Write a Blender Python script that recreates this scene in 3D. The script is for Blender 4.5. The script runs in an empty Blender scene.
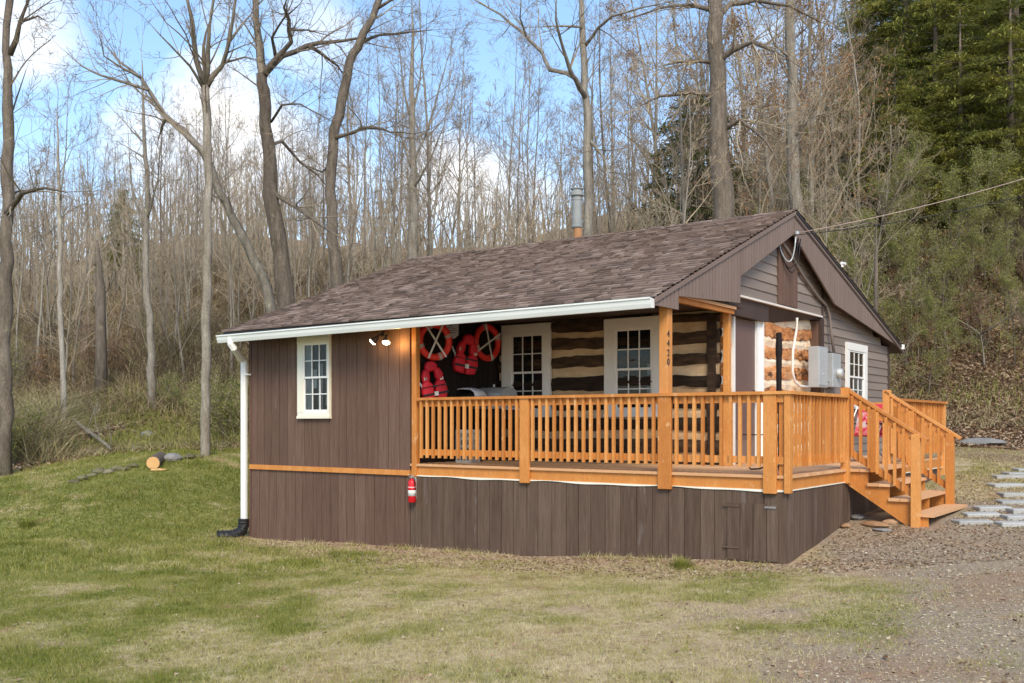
import bpy, math, random
import numpy as np
from mathutils import Vector, Matrix
random.seed(7); NR = np.random.default_rng(11)
SC = bpy.context.scene; COL = SC.collection
PI = math.pi

# ---------------------------------------------------------------- survey of the place
FOC, HOR, CXP = 999.0, 422.0, 512.0
FW = (-.5862, .8102); RT = (.8102, .5862); CAM = (4.32, -11.56, 1.70)
def polar(px, d):
    k = (px-CXP)/FOC
    return CAM[0]+d*(FW[0]+k*RT[0]), CAM[1]+d*(FW[1]+k*RT[1])
def at(px, py, d):
    x, y = polar(px, d); return Vector((x, y, CAM[2]-d*(py-HOR)/FOC))
def onX(px, py, x0):
    k = (px-CXP)/FOC; t = (x0-CAM[0])/(FW[0]+k*RT[0]); return at(px, py, t)
def onY(px, py, y0):
    k = (px-CXP)/FOC; t = (y0-CAM[1])/(FW[1]+k*RT[1]); return at(px, py, t)
def to_px(x, y):
    ax, ay = x-CAM[0], y-CAM[1]
    d = ax*FW[0]+ay*FW[1]; r = ax*RT[0]+ay*RT[1]
    return d, r

# ---------------------------------------------------------------- terrain height
CP = [(-9.74,0,-.34),(-6,0,-.24),(-3.8,0,-.2),(0,0,0),(0,2.4,.34),(1,4.2,.45),(1.0,2.3,.33),(-9.9,5,.1),(-9.9,11,.9),
      (-1.5,11,1.0),(0,8,.75),(-5,5,.2),(-5,12,1.1),(-12.5,-2.6,-.33),(-2,-4,-.12),(2,-2,.1),(-6,-5,-.25)]
for px, d, z in [(0,6,-.2),(512,6,-.05),(1024,6,.08),(512,0,.1),(512,-20,.1),(-300,6,-.3),(1400,6,.2),(0,11,-.3),(0,15.5,-.2),
                 (0,20,.2),(0,24,.55),(150,23,.73),(205,24,.9),(100,18.5,.05),(180,18.5,-.1),(0,35,2.6),(150,35,3.2),(0,50,6),(150,50,8),
                 (0,80,13),(150,80,16),(300,80,16),(300,50,8),(300,35,3),(450,80,15),(450,50,7),(600,80,15),(600,50,8),
                 (750,70,19),(750,50,11),(850,50,14),(1000,20,.78),(1000,28,1.2),(1000,34,4),(1000,45,11),(1000,60,20),
                 (1000,80,32),(1150,20,.9),(1150,30,1.6),(1150,45,11),(1150,80,32),(1000,12,.25),(850,24,1.15),(870,30,2),
                 (880,38,7),(850,80,28),(-400,30,1.5),(-400,80,12),(1500,30,3),(1500,80,30),(150,140,20),(500,140,19),(900,140,36),
                 (-400,160,15),(1500,140,34)]:
    x, y = polar(px, d); CP.append((x, y, z))
CP = np.array(CP)
def _k(a, b):
    r = np.sqrt(((a[:, None, :]-b[None, :, :])**2).sum(-1)+.09); return r
_A = _k(CP[:, :2], CP[:, :2]); n_ = len(CP)
_P = np.c_[np.ones(n_), CP[:, :2]]
_M = np.block([[_A, _P], [_P.T, np.zeros((3, 3))]])
_W = np.linalg.solve(_M, np.r_[CP[:, 2], 0, 0, 0])
def vnoise(x, y, seed=0):
    xi = np.floor(x).astype(np.int64); yi = np.floor(y).astype(np.int64); xf = x-xi; yf = y-yi
    def h(a, b):
        n = (a*374761393+b*668265263+seed*974634777) & 0x7fffffff
        n = ((n ^ (n >> 13))*1274126177) & 0x7fffffff
        return ((n ^ (n >> 16)) & 0xffff)/65535.
    u = xf*xf*(3-2*xf); v = yf*yf*(3-2*yf)
    return (h(xi, yi)*(1-u)+h(xi+1, yi)*u)*(1-v)+(h(xi, yi+1)*(1-u)+h(xi+1, yi+1)*u)*v
def fbm(x, y, s, seed=0, o=4):
    t = 0; a = .5; n = 0
    for i in range(o):
        t = t+a*vnoise(x/s*2**i+17.3*i, y/s*2**i+5.1*i, seed+i); n += a; a *= .5
    return t/n
def height(x, y):
    x = np.atleast_1d(np.asarray(x, float)); y = np.atleast_1d(np.asarray(y, float)); out = np.empty(len(x))
    for i in range(0, len(x), 20000):
        q = np.c_[x[i:i+20000], y[i:i+20000]]
        out[i:i+20000] = _k(q, CP[:, :2])@_W[:n_]+_W[n_]+q@_W[n_+1:]
    d, r = to_px(x, y)
    far = np.clip((d-24)/25, 0, 1)
    near = np.clip((d-4)/6, 0, 1)*.5+.5
    out += (fbm(x, y, 2.2, 3)-.5)*.07*near+(fbm(x, y, 9, 5)-.5)*3.0*far+(fbm(x, y, 2.5, 9)-.5)*.9*far
    out += (fbm(x, y, .35, 21, 2)-.5)*.03
    return out
def H(x, y): return float(height([x], [y])[0])
def ground_px(px, py):
    d = 5.
    while d < 120:
        p = at(px, py, d); h = H(p.x, p.y)
        if p.z <= h: return Vector((p.x, p.y, h)), d
        d += .08
    return p, d

# ---------------------------------------------------------------- object helpers
def tag(o, label=None, cat=None, group=None, kind=None):
    if label: o['label'] = label
    if cat: o['category'] = cat
    if group: o['group'] = group
    if kind: o['kind'] = kind
    return o
def thing(name, label, cat, loc=(0, 0, 0), group=None, rz=0):
    o = bpy.data.objects.new(name, None); COL.objects.link(o); o.location = loc; o.rotation_euler = (0, 0, rz)
    o.empty_display_size = .2
    return tag(o, label, cat, group)
class MB:
    """collects boxes, tubes and loose faces and links them as one mesh object"""
    def __init__(s): s.v = []; s.f = []; s.r = []; s.sm = False
    def add(s, vs, fs, r=None):
        b = len(s.v); s.v += [tuple(v) for v in vs]; s.f += [tuple(i+b for i in f) for f in fs]
        r = random.random() if r is None else r; s.r += [r]*len(fs); return s
    def box(s, a, b, m=None, r=None):
        x0, y0, z0 = [min(p, q) for p, q in zip(a, b)]; x1, y1, z1 = [max(p, q) for p, q in zip(a, b)]
        vs = [Vector(p) for p in ((x0,y0,z0),(x1,y0,z0),(x1,y1,z0),(x0,y1,z0),(x0,y0,z1),(x1,y0,z1),(x1,y1,z1),(x0,y1,z1))]
        if m is not None: vs = [m@v for v in vs]
        return s.add(vs, [(0,3,2,1),(4,5,6,7),(0,1,5,4),(1,2,6,5),(2,3,7,6),(3,0,4,7)], r)
    def bar(s, p, q, w, h, up=(0, 0, 1), r=None):
        p = Vector(p); q = Vector(q); d = (q-p); L = d.length; d.normalize()
        side = d.cross(Vector(up)).normalized(); u = side.cross(d)
        vs = []
        for t in (p, q):
            for a, b in ((-1,-1),(1,-1),(1,1),(-1,1)): vs.append(t+side*(a*w/2)+u*(b*h/2))
        return s.add(vs, [(0,1,2,3),(7,6,5,4),(0,4,5,1),(1,5,6,2),(2,6,7,3),(3,7,4,0)], r)
    def prism(s, poly, off, r=None):
        n = len(poly); off = Vector(off); a = [Vector(p) for p in poly]; b = [p+off for p in a]
        return s.add(a+b, [tuple(range(n)), tuple(range(2*n-1, n-1, -1))]+[(i, i+n, (i+1) % n+n, (i+1) % n) for i in range(n)], r)
    def tube(s, pts, rad, n=8, cap=True, r=None, jit=0):
        prof = [1+random.uniform(-jit, jit) for _ in range(n)]
        pts = [Vector(p) for p in pts]; m = len(pts)
        if not hasattr(rad, '__len__'): rad = [rad]*m
        vs = []; ref = Vector((.31, .17, .93))
        for i, p in enumerate(pts):
            d = (pts[min(i+1, m-1)]-pts[max(i-1, 0)]); d.normalize()
            if abs(d.dot(ref)) > .95: ref = Vector((1, .1, 0))
            a = d.cross(ref).normalized(); b = d.cross(a)
            for k in range(n):
                t = 2*PI*k/n; vs.append(p+(a*math.cos(t)+b*math.sin(t))*(rad[i]*(prof[k]+(random.uniform(-jit, jit)*.7 if jit else 0))))
        fs = [(i*n+k, i*n+(k+1) % n, (i+1)*n+(k+1) % n, (i+1)*n+k) for i in range(m-1) for k in range(n)]
        if cap: fs += [tuple(range(n-1, -1, -1)), tuple(range((m-1)*n, m*n))]
        return s.add(vs, fs, r)
    def lathe(s, prof, c=(0, 0, 0), n=20, m=None, r=None):
        vs = []; c = Vector(c)
        for rr, z in prof:
            for k in range(n):
                t = 2*PI*k/n; p = Vector((rr*math.cos(t), rr*math.sin(t), z))
                vs.append((m@p if m is not None else p)+c)
        q = len(prof)
        fs = [(i*n+k, i*n+(k+1) % n, (i+1)*n+(k+1) % n, (i+1)*n+k) for i in range(q-1) for k in range(n)]
        fs += [tuple(range(n-1, -1, -1)), tuple(range((q-1)*n, q*n))]
        return s.add(vs, fs, r)
    def build(s, name, mat, parent=None, world=True, smooth=False, bevel=0):
        me = bpy.data.meshes.new(name); me.from_pydata(s.v, [], s.f); me.validate(clean_customdata=False)
        at_ = me.attributes.new('rnd', 'FLOAT', 'FACE')
        if len(s.r) == len(me.polygons): at_.data.foreach_set('value', s.r)
        me.materials.append(mat)
        if smooth: me.polygons.foreach_set('use_smooth', [True]*len(me.polygons))
        o = bpy.data.objects.new(name, me); COL.objects.link(o)
        if parent is not None:
            o.parent = parent
            if world and parent.parent is None and parent.type == 'EMPTY': o.location = -parent.location
        if bevel:
            bv = o.modifiers.new('b', 'BEVEL'); bv.width = bevel; bv.segments = 1; bv.limit_method = 'ANGLE'
        return o
def tri_mesh(name, mat, V, nper, rnd, faces=None):
    """large numpy mesh of separate triangles/quads: V (n, nper, 3)"""
    n = len(V); me = bpy.data.meshes.new(name)
    me.vertices.add(n*nper); me.vertices.foreach_set('co', V.reshape(-1).astype(np.float32))
    me.loops.add(n*nper); me.loops.foreach_set('vertex_index', np.arange(n*nper, dtype=np.int32))
    me.polygons.add(n); me.polygons.foreach_set('loop_start', np.arange(0, n*nper, nper, dtype=np.int32))
    me.update(calc_edges=True)
    a = me.attributes.new('rnd', 'FLOAT', 'FACE'); a.data.foreach_set('value', rnd.astype(np.float32))
    me.materials.append(mat); return me
def link(name, me, parent=None):
    o = bpy.data.objects.new(name, me); COL.objects.link(o)
    if parent is not None: o.parent = parent
    return o

# ---------------------------------------------------------------- materials
def nt(name):
    m = bpy.data.materials.new(name); m.use_nodes = True; t = m.node_tree; b = t.nodes['Principled BSDF']
    return m, t, b
def N(t, ty, **k):
    n = t.nodes.new(ty)
    for a, v in k.items():
        if a.startswith('i_'):
            key = a[2:]; key = int(key) if key.isdigit() else key.replace('_', ' ')
            n.inputs[key].default_value = v
        else: setattr(n, a, v)
    return n
def ramp(t, stops, fac=None):
    n = t.nodes.new('ShaderNodeValToRGB'); e = n.color_ramp.elements
    while len(e) < len(stops): e.new(.5)
    for el, (p, c) in zip(e, stops): el.position = p; el.color = (*c, 1)
    if fac is not None: t.links.new(fac, n.inputs[0])
    return n
def math_(t, op, a, b=None, c=None, clamp=False):
    n = t.nodes.new('ShaderNodeMath'); n.operation = op; n.use_clamp = clamp
    for i, v in enumerate((a, b, c)):
        if v is None: continue
        if isinstance(v, (int, float)): n.inputs[i].default_value = v
        else: t.links.new(v, n.inputs[i])
    return n.outputs[0]
def mixc(t, fac, a, b, mode='MIX'):
    n = t.nodes.new('ShaderNodeMix'); n.data_type = 'RGBA'; n.blend_type = mode
    for i, v in ((0, fac), (6, a), (7, b)):
        if isinstance(v, (int, float)): n.inputs[i].default_value = v
        elif isinstance(v, tuple): n.inputs[i].default_value = (*v, 1) if len(v) == 3 else v
        else: t.links.new(v, n.inputs[i])
    return n.outputs[2]
def noise(t, scale, stretch=(1, 1, 1), detail=4, rough=.55, coord='Object'):
    tc = N(t, 'ShaderNodeTexCoord'); mp = N(t, 'ShaderNodeMapping'); mp.inputs[3].default_value = stretch
    t.links.new(tc.outputs[coord], mp.inputs[0])
    n = N(t, 'ShaderNodeTexNoise', i_Scale=scale, i_Detail=detail, i_Roughness=rough)
    t.links.new(mp.outputs[0], n.inputs['Vector']); return n.outputs['Fac']
def surf(name, cols, rough=.6, scale=6, stretch=(1, 1, 1), rnd=.35, bump=.2, fine=None, spec=.35, wear=None, bdist=.01, metal=0):
    """cols: 2-3 base colours mixed by stretched noise and a per-piece random value"""
    m, t, b = nt(name)
    n1 = noise(t, scale, stretch, 5)
    at_ = N(t, 'ShaderNodeAttribute', attribute_name='rnd')
    f = math_(t, 'ADD', math_(t, 'MULTIPLY', n1, 1-rnd), math_(t, 'MULTIPLY', at_.outputs['Fac'], rnd))
    f = math_(t, 'MULTIPLY_ADD', math_(t, 'SUBTRACT', f, .5), 1.7, .5, clamp=True)
    k = len(cols); cr = ramp(t, [(i/(k-1), c) for i, c in enumerate(cols)], f)
    col = cr.outputs[0]
    if fine:
        n2 = noise(t, fine[0], fine[1], 3)
        g = math_(t, 'MULTIPLY_ADD', n2, fine[2]*2, 1-fine[2])
        cb = N(t, 'ShaderNodeCombineXYZ')
        for i in range(3): t.links.new(g, cb.inputs[i])
        col = mixc(t, 1.0, col, cb.outputs[0], 'MULTIPLY')
    if wear:
        n3 = noise(t, wear[0], wear[3] if len(wear) > 3 else (1, 1, 1), 6, .7)
        w = math_(t, 'MULTIPLY_ADD', n3, 9, -9*wear[1], clamp=True)
        col = mixc(t, w, col, wear[2])
    t.links.new(col, b.inputs['Base Color']); b.inputs['Roughness'].default_value = rough
    b.inputs['Specular IOR Level'].default_value = spec; b.inputs['Metallic'].default_value = metal
    if bump:
        bp = N(t, 'ShaderNodeBump', i_Strength=bump, i_Distance=bdist)
        src = n2 if fine else n1
        t.links.new(src, bp.inputs['Height']); t.links.new(bp.outputs[0], b.inputs['Normal'])
    return m
def plain(name, c, rough=.5, metal=0, emit=None, es=1, spec=.4):
    m, t, b = nt(name); n = noise(t, 14, (1, 1, 1), 3)
    col = mixc(t, n, tuple(x*.82 for x in c), tuple(min(1, x*1.15) for x in c))
    t.links.new(col, b.inputs['Base Color']); b.inputs['Roughness'].default_value = rough
    b.inputs['Metallic'].default_value = metal; b.inputs['Specular IOR Level'].default_value = spec
    if emit: b.inputs['Emission Color'].default_value = (*emit, 1); b.inputs['Emission Strength'].default_value = es
    return m
VG = (9, 9, .6)     # vertical grain
M = {}
M['siding'] = surf('brown_siding', [(.090,.049,.034),(.127,.073,.052),(.172,.108,.080)], .72, 2.2, VG, .22, .5, (11, (9,9,.5), .34), .25, (1.3,.62,(.16,.115,.10),(3,3,.5)))
M['skirt'] = surf('weathered_skirt', [(.064,.041,.029),(.106,.070,.050),(.155,.109,.080)], .8, 1.8, VG, .22, .5, (10, (9,9,.5), .40), .2, (1.6,.60,(.17,.14,.125),(3,3,.4)))
M['rake'] = surf('brown_vinyl', [(.175,.125,.100),(.215,.158,.130)], .6, 1.2, (1,1,1), .3, .1, None, .35)
M['lap'] = surf('lap_siding', [(.185,.145,.122),(.27,.22,.185)], .7, 1.5, (.5,.5,6), .45, .2, (18, (.5,.5,8), .15), .25)
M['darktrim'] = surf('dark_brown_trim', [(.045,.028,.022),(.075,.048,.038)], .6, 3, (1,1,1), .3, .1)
M['orange'] = surf('stained_wood', [(.43,.152,.030),(.55,.215,.048),(.67,.31,.092)], .55, 2.0, (3,3,1), .45, .35, (14, (6,6,1.2), .28), .35, (5,.61,(.72,.46,.24),(2,2,1)))
M['deckfloor'] = surf('deck_boards', [(.56,.30,.14),(.72,.43,.23)], .6, 2, (1,6,6), .5, .2, (12, (1,8,8), .12), .35)
M['oldpost'] = surf('peeling_stained_wood', [(.50,.20,.05),(.60,.26,.075)], .6, 2, (3,3,1), .2, .2, (14, (6,6,1.2), .12), .35, (7,.60,(.62,.42,.30),(2,2,1)))
M['cratewhite'] = surf('dusty_plastic', [(.34,.32,.28),(.48,.46,.42)], .6, 6, (1,1,1), .3, .1)
M['white'] = surf('white_paint', [(.72,.71,.67),(.80,.79,.76)], .45, 2, (1,1,1), .2, .05)
M['offwhite'] = surf('offwhite_casing', [(.66,.61,.54),(.78,.735,.67)], .55, 2.5, (2,2,1), .3, .08, (9, (4,4,1), .06))
M['gutter'] = surf('gutter_white', [(.66,.68,.64),(.80,.81,.78)], .35, 1.2, (1,6,6), .2, .03, None, .5)
M['cream'] = surf('cream_paint', [(.72,.68,.55),(.80,.77,.66)], .5, 2, (1,1,1), .2, .05)
M['log'] = surf('black_logs', [(.014,.009,.006),(.036,.022,.014),(.12,.070,.040)], .85, 3, (1.2,1.2,5), .3, .7, (12, (1,1,9), .4), .2)
M['chink'] = surf('tan_chinking', [(.34,.20,.105),(.52,.35,.20),(.65,.48,.30)], .9, 3, (1,1,2), .3, .5, (9, (1,1,3), .2), .1, (4,.66,(.12,.07,.04)))
M['sidelog'] = surf('weathered_orange_logs', [(.24,.085,.035),(.56,.235,.085),(.74,.48,.26)], .85, 3.4, (1,1,4), .25, .8, (10, (1,1.2,6), .35), .2, (3.6,.53,(.10,.045,.025),(1,1,2)))
M['sidechink'] = surf('cream_chinking', [(.68,.48,.30),(.80,.64,.45),(.84,.74,.60)], .9, 3, (1,1,2), .2, .5, (9, (1,1,3), .18), .1, (3.4,.58,(.50,.23,.09),(1,1,2)))
M['glass'] = None
M['black'] = plain('black_metal', (.012,.012,.013), .5)
M['blackwall'] = surf('black_brown_boards', [(.012,.008,.007),(.024,.017,.014)], .75, 2, VG, .4, .3, (11, (9,9,.5), .25), .2)
M['grey'] = surf('grey_galvanised', [(.36,.39,.40),(.50,.53,.54)], .4, 3, (1,1,1), .2, .03, None, .5, (5,.68,(.30,.31,.31)), metal=.25)
M['flue'] = surf('dull_flue', [(.20,.21,.205),(.33,.34,.33)], .6, 5, (1,1,1), .2, .05, None, .3)
M['red'] = surf('lifebuoy_red', [(.62,.022,.014),(.72,.045,.025)], .45, 3, (1,1,1), .2, .03)
M['vestred'] = surf('vest_red_nylon', [(.50,.008,.020),(.62,.02,.035)], .6, 5, (1,1,1), .4, .2)
M['ropewhite'] = plain('pale_tape', (.62,.58,.52), .7)
M['ropegrey'] = plain('grey_band', (.40,.30,.26), .6)  # dull grey-brown of the ring bands and the upper service wire
M['extred'] = plain('extinguisher_red', (.60,.012,.02), .3)
M['paper'] = surf('notice_board', [(.38,.38,.40),(.50,.50,.52)], .6, 9, (1,1,1), .1, 0)
M['ink'] = plain('black_lettering', (.03,.03,.035), .6)
M['steel'] = plain('brushed_steel', (.50,.50,.48), .4, .25)
M['pink'] = surf('printed_cover', [(.50,.25,.30),(.72,.70,.70),(.80,.80,.80)], .7, 3, (1,1,1), .2, .1)
M['curtain_and_reflection'] = surf('pale_curtain_and_reflection', [(.10,.11,.12),(.26,.27,.28),(.50,.51,.51)], .9, 6, (6,6,.8), .1, .2)
M['dark'] = plain('room_shade', (.008,.009,.010), .8)
M['door'] = surf('brown_door', [(.125,.075,.066),(.150,.095,.083)], .45, 1.5, (2,2,1), .2, .05)
M['rust'] = surf('rusty_flue', [(.30,.13,.05),(.46,.24,.11)], .7, 6, (1,1,1), .2, .1)
M['slab'] = surf('concrete_slab', [(.30,.295,.28),(.44,.435,.41)], .85, 5, (1,1,1), .3, .3, (40, (1,1,1), .18), .2, (6,.62,(.26,.21,.16)))
M['rock'] = surf('grey_rock', [(.17,.16,.15),(.30,.29,.275)], .9, 4, (1,1,1), .4, .8, (14, (1,1,1), .25), .2, bdist=.03)
M['tanrock'] = surf('tan_rock', [(.30,.17,.09),(.46,.30,.18)], .9, 4, (1,1,1), .4, .6, (14, (1,1,1), .25), .2)
M['mossrock'] = surf('mossy_rock', [(.10,.085,.06),(.16,.15,.08),(.26,.23,.17)], .95, 5, (1,1,1), .4, .8, (14, (1,1,1), .25), .1, bdist=.03)
M['cutwood'] = surf('fresh_cut_wood', [(.60,.34,.13),(.72,.47,.22)], .8, 5, (1,1,1), .2, .1)
def glass_mat():
    m, t, b = nt('window_glass')
    gl = N(t, 'ShaderNodeBsdfGlossy'); gl.inputs['Roughness'].default_value = .03
    tr = N(t, 'ShaderNodeBsdfTransparent'); tr.inputs[0].default_value = (.72,.76,.76,1)
    fr = N(t, 'ShaderNodeFresnel', i_IOR=1.5)
    bp = N(t, 'ShaderNodeBump', i_Strength=.03, i_Distance=.01); nz = noise(t, 3, (1,1,1), 2)
    t.links.new(nz, bp.inputs['Height']); t.links.new(bp.outputs[0], gl.inputs['Normal'])
    f = math_(t, 'MULTIPLY', fr.outputs[0], .8)
    mx = N(t, 'ShaderNodeMixShader'); t.links.new(f, mx.inputs[0]); t.links.new(tr.outputs[0], mx.inputs[1]); t.links.new(gl.outputs[0], mx.inputs[2])
    t.links.new(mx.outputs[0], t.nodes['Material Output'].inputs[0]); return m
M['glass'] = glass_mat()
def shingle_mat():
    m, t, b = nt('brown_shingles')
    at_ = N(t, 'ShaderNodeAttribute', attribute_name='rnd')
    cr = ramp(t, [(0,(.105,.074,.058)),(.25,(.160,.113,.089)),(.5,(.205,.145,.115)),(.75,(.25,.18,.145)),(1,(.33,.25,.205))], at_.outputs['Fac'])
    big = noise(t, .8, (1,1,1), 3); fine = noise(t, 90, (1,1,1), 2)
    g = math_(t, 'ADD', math_(t, 'MULTIPLY_ADD', big, .35, .5), math_(t, 'MULTIPLY', fine, .6))
    cb = N(t, 'ShaderNodeCombineXYZ')
    for i in range(3): t.links.new(g, cb.inputs[i])
    t.links.new(mixc(t, 1., cr.outputs[0], cb.outputs[0], 'MULTIPLY'), b.inputs['Base Color'])
    b.inputs['Roughness'].default_value = .9; b.inputs['Specular IOR Level'].default_value = .2
    bp = N(t, 'ShaderNodeBump', i_Strength=.4, i_Distance=.004); t.links.new(fine, bp.inputs['Height']); t.links.new(bp.outputs[0], b.inputs['Normal'])
    return m
M['shingle'] = shingle_mat()
def bark(name, c0, c1, c2, st=(5,5,1)):
    return surf(name, [c0, c1, c2], .92, 2.0, st, .15, .9, (9, (st[0]*1.2, st[1]*1.2, st[2]*1.6), .62), .1, (2.6,.60,(c2[0]*1.15,c2[1]*1.2,c2[2]*1.02),(2,2,1)), .03)
M['bark'] = bark('grey_bark', (.11,.092,.072), (.23,.20,.16), (.37,.335,.28))
M['barkpale'] = bark('pale_bark', (.19,.165,.13), (.32,.285,.235), (.48,.445,.385))
M['barkmid'] = bark('mid_grey_bark', (.12,.10,.08), (.25,.215,.17), (.38,.34,.285))
M['barkdark'] = bark('dark_bark', (.070,.054,.042), (.145,.117,.092), (.24,.20,.16))
M['twig'] = surf('twigs', [(.17,.132,.095),(.31,.255,.19)], .9, 1, (1,1,1), .6, 0, None, .1)
M['twigtan'] = surf('tan_twigs', [(.25,.19,.125),(.42,.345,.24)], .9, 1, (1,1,1), .6, 0, None, .1)
def leafmat(name, cols, trans=.35):
    m, t, b = nt(name); at_ = N(t, 'ShaderNodeAttribute', attribute_name='rnd')
    k = len(cols); cr = ramp(t, [(i/(k-1), c) for i, c in enumerate(cols)], at_.outputs['Fac'])
    t.links.new(cr.outputs[0], b.inputs['Base Color']); b.inputs['Roughness'].default_value = .8
    b.inputs['Specular IOR Level'].default_value = .15
    tl = N(t, 'ShaderNodeBsdfTranslucent'); t.links.new(cr.outputs[0], tl.inputs[0])
    mx = N(t, 'ShaderNodeMixShader'); mx.inputs[0].default_value = trans
    t.links.new(b.outputs[0], mx.inputs[1]); t.links.new(tl.outputs[0], mx.inputs[2]); t.links.new(mx.outputs[0], t.nodes['Material Output'].inputs[0])
    return m
M['farwood'] = leafmat('far_wood_stems', [(.16,.13,.095),(.27,.225,.17),(.38,.33,.255)], .1)
M['darkbrush'] = leafmat('dark_vines', [(.05,.034,.022),(.10,.07,.045),(.16,.115,.075)], .1)
M['needles'] = leafmat('conifer_needles', [(.075,.092,.026),(.18,.195,.044),(.33,.32,.07),(.50,.43,.13)], .35)
M['needlesdark'] = leafmat('dark_needles', [(.05,.065,.024),(.11,.125,.04),(.19,.19,.07)], .35)
M['bud'] = leafmat('spring_buds', [(.15,.165,.045),(.24,.25,.075),(.35,.34,.12)])
M['beech'] = leafmat('dry_beech_leaves', [(.20,.10,.045),(.32,.18,.09),(.42,.27,.15)])
M['grass'] = leafmat('grass_blades', [(.125,.148,.022),(.245,.255,.050),(.38,.345,.11),(.53,.455,.235),(.68,.60,.38)])
M['litterleaf'] = leafmat('leaf_litter', [(.10,.055,.03),(.21,.125,.07),(.34,.23,.14),(.48,.38,.27)], .1)
M['brush'] = leafmat('undergrowth', [(.14,.095,.055),(.26,.19,.115),(.40,.31,.19),(.31,.29,.11),(.54,.46,.31)], .15)
M['greenbrush'] = leafmat('green_undergrowth', [(.16,.17,.045),(.27,.275,.075),(.40,.37,.12)], .3)
M['pebble'] = leafmat('pebbles', [(.17,.12,.075),(.27,.21,.14),(.38,.31,.21),(.52,.45,.34)], 0)

# ---------------------------------------------------------------- ground
def sst(x, a, b):
    t = np.clip((x-a)/(b-a), 0, 1); return t*t*(3-2*t)
def side(x, y, a, b):     # signed distance to line a->b, positive to its right
    dx, dy = b[0]-a[0], b[1]-a[1]; L = math.hypot(dx, dy)
    return ((x-a[0])*dy-(y-a[1])*dx)/L
GA = at(700, 683, 6.6); GB = at(800, 530, 13.4)
LA = polar(-60, 24); LB = polar(150, 25.5); LC = polar(330, 27)
def weights(x, y):
    """grass, gravel, leaf litter cover at a point, 0..1"""
    w1 = fbm(x, y, 1.6, 31)-.5; w2 = fbm(x, y, .5, 37)-.5; w3 = fbm(x, y, 4.5, 41)-.5
    d, r = to_px(x, y)
    s = side(x, y, GA, GB)
    grav = sst(s+w1*2.6+w2*2.4, -.7, 1.5)*(1-sst(d+w1*4, 13.5, 17))*(.72+.4*sst(w1+w2*.6+w3*.5, -.18, .12))
    lit = np.where(x < -9.5, sst(np.minimum(-side(x, y, LA, LB), 9e9)+w1*2.5+w3*3, -.3, 1.6), sst(y+w1*3, 10.2, 12))
    hill = sst(-side(x, y, polar(800, 26), polar(1200, 26.5))+w1*4, -1, 3)
    lit = np.maximum(lit, np.where(x > -3, hill, 0))
    # dry ground: strip by the skirt, patches in the lawn, right-hand yard
    strip = sst(-(-y)+w1*1.2+w2*.6, -1.15, -.1)*sst(x, -11, -9.5)*(1-sst(x, .8, 2.0))*(y < 1)
    w4 = fbm(x, y, .9, 61)-.5
    dry = .10+.30*sst(r, -4, .5)+.66*sst(w3*1.1+w1*1.2+w2*2.1+w4*1.9+.34*sst(r, -5, 0)-.16*sst(d, 12, 17)*(1-sst(r, -1, 2))+.10-.30*(1-sst(r, -4.5, -.5))*sst(d, 8, 14), -.50, .95)
    yard = sst(x, -.6, .6)*sst(y, 1, 3)
    dry = np.clip(np.maximum(np.maximum(dry*.85, strip), yard*(.8+w1*.8)), 0, 1)
    return dry, np.clip(grav, 0, 1), np.clip(lit, 0, 1)
def spaced(lo, hi, near0, near1, fine, coarse):
    a = list(np.arange(near0, near1, fine)); s = fine; p = near1
    while p < hi: a.append(p); s = min(s*1.12, coarse); p += s
    s = fine; p = near0-fine; b = []
    while p > lo: b.append(p); s = min(s*1.12, coarse); p -= s
    return np.array(b[::-1]+a)
dd = spaced(-60, 420, 5, 27, .13, 12); rr = spaced(-330, 330, -13, 9.5, .13, 12)
D, R_ = np.meshgrid(dd, rr, indexing='ij')
X = CAM[0]+D*FW[0]+R_*RT[0]; Y = CAM[1]+D*FW[1]+R_*RT[1]
Z = height(X.ravel(), Y.ravel()); a_, b_ = D.shape
me = bpy.data.meshes.new('ground'); me.vertices.add(a_*b_)
me.vertices.foreach_set('co', np.c_[X.ravel(), Y.ravel(), Z].ravel().astype(np.float32))
i0 = (np.arange(a_-1)[:, None]*b_+np.arange(b_-1)[None, :]).ravel()
Q = np.c_[i0, i0+1, i0+b_+1, i0+b_][:, ::-1].astype(np.int32)
me.loops.add(len(Q)*4); me.loops.foreach_set('vertex_index', Q.ravel()); me.polygons.add(len(Q))
me.polygons.foreach_set('loop_start', np.arange(0, len(Q)*4, 4, dtype=np.int32)); me.update(calc_edges=True)
me.polygons.foreach_set('use_smooth', [True]*len(Q))
def bare(x, y):
    d, r = to_px(x, y)
    n = fbm(x*.8+y*.2, y-x*.3, 1.5, 99)+.5*(fbm(x, y, .4, 98)-.5)
    strip = sst(y+(fbm(x, y, .5, 97)-.5)*.9, -.75, -.35)*(y < .2)*sst(x, -8.6, -7.6)*(x < 1.2)*.9
    return np.clip(np.maximum(sst(n, .60, .74)*(1-sst(d+(fbm(x, y, 1., 96)-.5)*3, 10.5, 12.5))*.8, strip), 0, 1)*(d < 19)
dry_, grav_, lit_ = weights(X.ravel(), Y.ravel()); bare_ = bare(X.ravel(), Y.ravel())
ca = me.color_attributes.new('cover', 'FLOAT_COLOR', 'POINT')
ca.data.foreach_set('color', np.c_[dry_, grav_, lit_, bare_].ravel().astype(np.float32))
m, t, b = nt('lawn_gravel_and_leaf_litter')
cv = N(t, 'ShaderNodeVertexColor', layer_name='cover'); sp = N(t, 'ShaderNodeSeparateColor'); t.links.new(cv.outputs[0], sp.inputs[0])
n1 = noise(t, 1.3, (1,1,1), 6, .65); n2 = noise(t, 9, (1,1,1), 5, .7); n3 = noise(t, 45, (1,1,1), 3, .7)
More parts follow.
